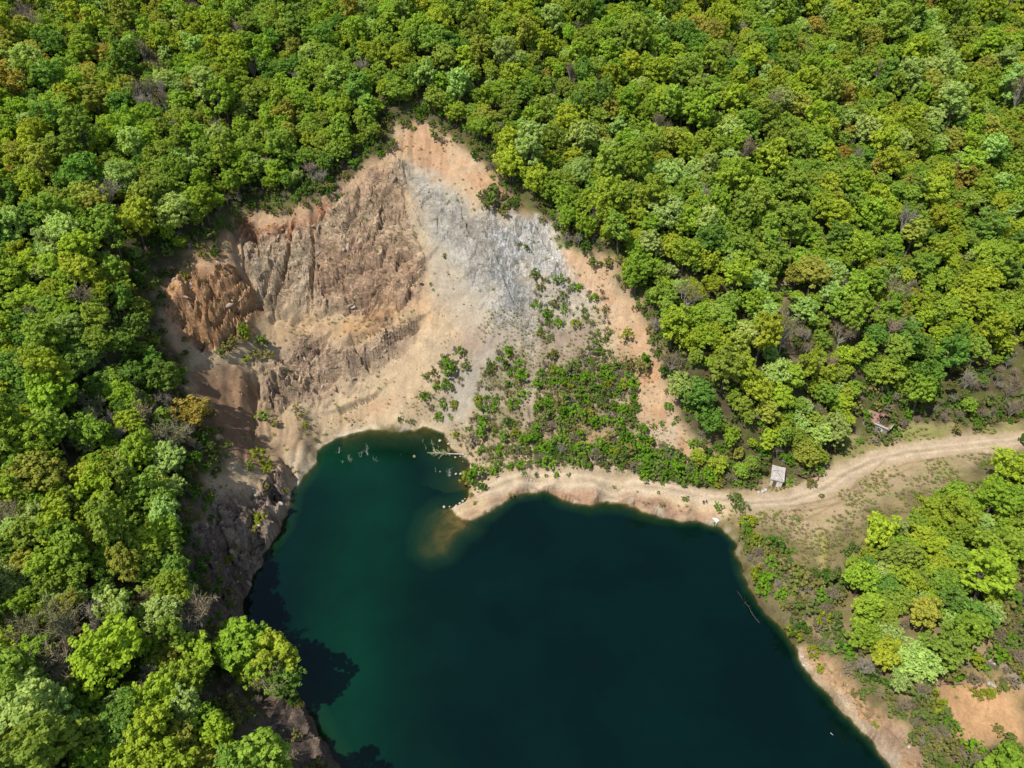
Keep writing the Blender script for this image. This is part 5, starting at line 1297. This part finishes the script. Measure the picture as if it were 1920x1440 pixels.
scatter("rubble", "loose pale stones and scree scattered over slopes and shore", "rubble", RB_COL, np.stack([qx, qy, qz], -1), rt.integers(0, 7, len(qx)), rt.uniform(0, 6, (len(qx), 3)), np.stack([qs, qs, qs * .8], -1), np.ones((len(qx), 3)))

BK = [rock_mesh(40 + i, plain("fallen_rock", (.30, .225, .16), .93, .35, 1.4), 2) for i in range(5)]
BK_COL = proto_collection("rock_block", [(m,) for m in BK])
RZ = [(W([(455,420),(590,405),(690,330),(750,310),(765,420),(800,490),(780,570),(730,590),(560,590),(500,585),(470,530)]), .55), (W([(490,705),(560,645),(650,655),(760,605),(790,605),(760,660),(690,705),(640,730),(560,760),(510,770)]), .6),
      (W([(322,520),(400,508),(440,505),(490,580),(455,640),(400,660),(330,610)]), .5), (W([(405,945),(470,930),(530,900),(530,980),(480,1060),(455,1140),(425,1140),(425,1085),(385,1030)]), .5), (W([(500,590),(780,580),(800,620),(640,660),(500,700)]), .12), (W([(600,760),(700,740),(720,800),(620,830)]), .12)]
def ok_blk(x, y, z, px, py):
    rng = np.random.default_rng(13); pr = np.zeros(len(x))
    for w, p_ in RZ: pr = np.maximum(pr, (sd_pt(x, y, w) > 0) * p_)
    return rng.random(len(x)) < pr * smooth(-.1, .4, vnoise(x / 5, y / 5, 0, 95) + .1)
kx, ky, kz, _ = dart(16000, (-95, 60), (0, 215), .9, ok_blk, 62)
ks = rt.uniform(.25, .6, len(kx)) * np.where(rt.random(len(kx)) < .10, 2.1, 1)
scatter("fallen_rock", "angular brown rock blocks and ledges sticking out of the quarry face", "rock", BK_COL, np.stack([kx, ky, kz - ks * .35], -1), rt.integers(0, 5, len(kx)), rt.uniform(0, 6, (len(kx), 3)), np.stack([ks * 1.7, ks * .8, ks * .9], -1), np.ones((len(kx), 3)))
# --- drowned saplings standing in the cove
def sapling(seed, h, lean, stems, twiggy):
    rng = np.random.default_rng(seed); V, F = [], []
    for s in range(stems):
        a = rng.uniform(0, 6.28); sp = rng.uniform(.15, .45) if stems > 1 else .05
        top = np.array([lean[0] + math.cos(a) * sp * h * .7, lean[1] + math.sin(a) * sp * h * .7, h * rng.uniform(.7, 1.0)])
        pts = limb(V, F, rng, (0, 0, -1.2), top, .055, .014, .12, 5, 5)
        for j in range(twiggy):
            b = pts[int(rng.integers(1, 5))]
            limb(V, F, rng, b, b + np.array([rng.normal(0, .45), rng.normal(0, .45), rng.uniform(.2, .9)]), .02, .008, .3, 3, 2)
    return tube_mesh("dead_sapling", V, F, MAT_DEADWOOD)
SAP = [(635,849,2.0,3,4),(658,865,2.6,4,4),(642,868,1.0,3,2),(676,857,2.4,2,4),(689,854,4.2,2,6),(703,863,1.5,2,4),(793,830,2.2,1,1),(799,840,2.6,1,2),(811,833,2.4,2,5),(823,840,1.8,1,3),(841,845,1.4,1,3),(851,845,1.6,1,2),(817,885,2.3,1,1),(843,893,3.0,3,9),(868,895,3.2,1,6),(750,853,.7,1,2)]
for i, (x, y, h, st, tw_) in enumerate(SAP):
    q = at_z(x, y, 0.0)
    o_ = bpy.data.objects.new("dead_sapling", sapling(900 + i, h, rt.normal(0, .12, 2), st, tw_)); COL.objects.link(o_); o_.location = (q[0], q[1], 0)
    o_["category"] = "dead sapling"; o_["group"] = "drowned saplings in the cove"
    THINGS.append((o_, "drowned sapling", ("tall " if h > 2.5 else "short " if h < 1.6 else "") + ("single-stemmed" if st == 1 else "many-stemmed"), q[0], q[1], 1))
# --- fallen tree lying out into the cove
a_ = G(870, 853); b_ = at_z(812, 849, .35)
ft = thing("fallen_tree", "fallen pale-trunked tree lying from the rocky shore out into the green cove", "fallen tree", (a_[0], a_[1], .35))
dv = np.array([b_[0] - a_[0], b_[1] - a_[1], 0.05]); V, F = [], []
pts = limb(V, F, rt, (0, 0, .25), dv, .14, .05, .03, 7, 6)
ftc, fcs, lfs, nq = [], [], [], 0
for i in range(26):
    b0 = dv * rt.uniform(.42, 1.0); t_ = b0 + dv / np.linalg.norm(dv) * rt.uniform(.4, 2.2) + np.array([rt.normal(0, .7), rt.normal(0, 1.1), rt.uniform(-.2, .8)])
    limb(V, F, rt, b0, t_, .035, .01, .2, 4, 2)
    for k in range(34):
        c0 = b0 + (t_ - b0) * rt.uniform(.2, 1.1); d = (t_ - b0) / np.linalg.norm(t_ - b0) + rt.normal(0, .6, 3); d /= np.linalg.norm(d)
        s_ = np.cross(d, rt.normal(size=3)); s_ /= np.linalg.norm(s_); l_, w_ = rt.uniform(.15, .45), rt.uniform(.015, .035)
        ftc += [c0 - s_ * w_, c0 + s_ * w_, c0 + d * l_ + s_ * w_, c0 + d * l_ - s_ * w_]; fcs.append((nq, nq + 1, nq + 2, nq + 3)); nq += 4; lfs.append(rt.uniform(.2, .9))
child("trunk", tube_mesh("trunk", V, F, MAT_DEADWOOD), ft)
child("crown", leaf_mesh("crown", np.array(ftc), np.array(fcs), np.array(lfs), MAT_TWIG), ft, (.27, .28, .13))
# --- branch lying in the water off the right bank
a_ = at_z(1382, 1108, 0); V, F = [], []
e_ = at_z(1424, 1168, 0) - a_
limb(V, F, rt, (0, 0, .03), e_ * np.array([1, 1, 0]) + np.array([0, 0, .02]), .02, .04, .06, 5, 6)
for k in range(9):
    s0 = e_ * rt.uniform(.1, .8); limb(V, F, rt, s0 + np.array([0, 0, .02]), s0 + np.array([rt.normal(0, 1.0), rt.normal(0, 1.0), .03]), .018, .008, .2, 3, 2)
br = child("floating_branch", tube_mesh("floating_branch", V, F, MAT_BARK), None); br.location = (a_[0], a_[1], 0); tag(br, "thin bare branch floating on the dark water off the right bank", "branch")
# --- white driftwood stick far out on the lake
a_ = at_z(1557, 1374, 0.03); V, F = [], []
limb(V, F, rt, (0, 0, 0), (.35, -.45, .02), .05, .03, .1, 5, 2)
st_ = child("driftwood", tube_mesh("driftwood", V, F, MAT_DEADWOOD), None); st_.location = a_; tag(st_, "short pale stick floating alone on the dark lake near the right bank", "driftwood")

# --- two people sitting above the water
def person(loc, rz, shirt, trousers, hair_c, label, seed):
    rng = np.random.default_rng(seed)
    J = {  # seated on the ground, knees drawn up, arms resting on the knees
     "pelvis": (0, 0, .12, .135), "belly": (0, .02, .30, .125), "chest": (0, .05, .48, .145), "neck": (0, .06, .62, .055), "chin": (0, .095, .70, .068), "head": (0, .085, .79, .098), "crown": (0, .07, .87, .07),
     "nose": (0, .185, .765, .014)}
    E = [("pelvis", "belly"), ("belly", "chest"), ("chest", "neck"), ("neck", "chin"), ("chin", "head"), ("head", "crown"), ("head", "nose")]
    for s, n in ((-1, "l"), (1, "r")):
        J.update({n + "hip": (s * .10, .03, .12, .095), n + "knee": (s * .15, .42, .44, .062), n + "ankle": (s * .14, .60, .08, .043), n + "toe": (s * .15, .78, .04, .034),
                  n + "sho": (s * .19, .05, .54, .062), n + "elb": (s * .26, .22, .38, .042), n + "wri": (s * .17, .42, .50, .03), n + "palm": (s * .13, .48, .51, .034), n + "ear": (s * .1, .075, .78, .016)})
        E += [("pelvis", n + "hip"), (n + "hip", n + "knee"), (n + "knee", n + "ankle"), (n + "ankle", n + "toe"), ("chest", n + "sho"), (n + "sho", n + "elb"), (n + "elb", n + "wri"), (n + "wri", n + "palm"), ("head", n + "ear")]
        for f in range(4):
            b = (s * (.12 - .018 * f), .515 - .006 * f, .515, .010); t = (s * (.115 - .02 * f), .555 - .008 * abs(f - 1), .485, .008)
            J[f"{n}f{f}"], J[f"{n}g{f}"] = b, t; E += [(n + "palm", f"{n}f{f}"), (f"{n}f{f}", f"{n}g{f}")]
        J[n + "th"] = (s * .15, .51, .53, .010); E += [(n + "palm", n + "th")]
    names = list(J); me = bpy.data.meshes.new("person")
    me.from_pydata([J[k][:3] for k in names], [(names.index(a), names.index(b)) for a, b in E], [])
    tmp = bpy.data.objects.new("person", me); COL.objects.link(tmp)
    md = tmp.modifiers.new("skin", 'SKIN'); md.use_smooth_shade = True
    sk = me.skin_vertices[0].data
    for i, k in enumerate(names): sk[i].radius = (J[k][3],) * 2; sk[i].use_root = (k == "pelvis")
    tmp.modifiers.new("sub", 'SUBSURF').levels = 1
    dg = bpy.context.evaluated_depsgraph_get(); body = bpy.data.meshes.new_from_object(tmp.evaluated_get(dg)); bpy.data.objects.remove(tmp)
    o = bpy.data.objects.new("person", body); COL.objects.link(o); o.location = loc; o.rotation_euler = (0, 0, rz)
    body.materials.clear()
    for nm, c in (("skin", (.42, .26, .18)), ("shirt", shirt), ("trousers", trousers), ("shoe", (.05, .045, .04)), ("hair", hair_c), ("face_dark", (.05, .02, .02))): body.materials.append(plain(nm, c, .85, .12, 8))
    for pl in body.polygons:
        c = pl.center; m = 0
        if c.z < .115 and c.y > .52: m = 3
        elif c.y > .1 and c.z < .49 and abs(c.x) < .215 and not (c.y > .40 and c.z > .485): m = 2
        elif c.z < .2: m = 2
        elif c.z < .62: m = 1
        if c.y > .43 and c.z > .47: m = 0
        if c.z > .80 or (c.z > .66 and c.y < .06 and abs(c.x) < .13): m = 4
        if m == 0 and c.z > .7 and c.y > .15 and abs(c.z - .785) < .012 and .02 < abs(c.x) < .055: m = 5
        if m == 0 and c.y > .15 and abs(c.z - .715) < .008 and abs(c.x) < .03: m = 5
        pl.material_index = m
    body.polygons.foreach_set("use_smooth", [True] * len(body.polygons))
    tag(o, label, "person", "people sitting above the lake")
q = G(1319, 942); person((q[0], q[1], q[2] - .02), 2.9, (.02, .018, .03), (.025, .025, .035), (.02, .015, .012), "person in black sitting on the bank edge, the left of two people", 1)
q = G(1323.6, 941); person((q[0], q[1], q[2] - .02), 3.5, (.035, .03, .05), (.16, .15, .17), (.03, .02, .015), "person with lighter trousers sitting on the bank edge, the right of two people", 2)
# ------------------------------------------------------------------ labels: look, then the nearest landmark, the side of it and the order from it
LM_PX = [("the flat-roofed hut", 1455, 900), ("the ruined house", 1652, 800), ("the two sitting people", 1320, 940), ("the tip of the gravel spit", 850, 957), ("the fallen tree", 845, 852), ("the top of the cliff", 785, 240),
 ("the orange cliff rim", 600, 395), ("the dark red buttress", 400, 590), ("the shaded left wall", 400, 740), ("the small left beach", 560, 885), ("the grey left shore outcrop", 500, 990), ("the left shore's narrowest cliff", 458, 1145),
 ("the lake's bottom left corner", 640, 1440), ("the white-veined grey rock", 985, 430), ("the orange strip", 1180, 620), ("the foot of the orange strip", 1290, 840), ("the pale scree fan", 790, 720), ("the stony gully on the slope", 997, 700),
 ("the bare purplish rock patch", 1075, 650), ("the sandy hollow on the slope", 1115, 825), ("the dirt track's right end", 1900, 828), ("the bend of the dirt track", 1620, 870), ("the grassy clearing", 1520, 985), ("the pale slab", 1342, 974),
 ("the thin trail through the scrub", 1542, 1060), ("the sandy patch in the wood", 1722, 1210), ("the brick ruin", 1780, 1280), ("the grey gravel path", 1905, 1275), ("the orange bank at lower right", 1850, 1350), ("the pink eroded right shore", 1590, 1310),
 ("the hillside footpath", 1468, 550), ("the photo's lower left corner", 0, 1440), ("the photo's lower right corner", 1920, 1440), ("the left edge's middle", 0, 720), ("the left edge's lower third", 0, 1080), ("the bank's black water cove", 872, 900),
 ("the bottom edge left of the lake", 330, 1440), ("the right edge above the track", 1920, 640), ("the wood left of the cliff shadow", 200, 620), ("the wooded bank left of the outcrop", 250, 980), ("the lower left wood's middle", 200, 1220), ("the lower right wood's middle", 1680, 1080)]
lmw = G([l[1] for l in LM_PX], [l[2] for l in LM_PX])
ORD = ["nearest", "second nearest", "third nearest", "fourth nearest", "fifth nearest", "sixth nearest", "seventh nearest", "eighth nearest", "ninth nearest", "tenth nearest", "eleventh nearest", "twelfth nearest", "thirteenth nearest", "fourteenth nearest"]
buckets = {}
for o_, kindw, look, x, y, z in THINGS:
    u, v, _ = project(x, y, z); 
    dd = np.hypot(lmw[:, 0] - x, lmw[:, 1] - y); k = int(np.argmin(dd))
    lu, lv = LM_PX[k][1], LM_PX[k][2]
    du, dv_ = u - lu, v - lv
    side = ("left of" if du < 0 else "right of") if abs(du) > abs(dv_) else ("above" if dv_ < 0 else "below")
    buckets.setdefault((kindw, look, k, side), []).append((dd[k], o_))
for (kindw, look, k, side), lst in buckets.items():
    lst.sort(key=lambda t: t[0])
    for i, (d, o_) in enumerate(lst):
        base = f"{look} {kindw} {side} {LM_PX[k][0]}"
        o_["label"] = base if len(lst) == 1 else f"{base}, {ORD[min(i, 13)]}"
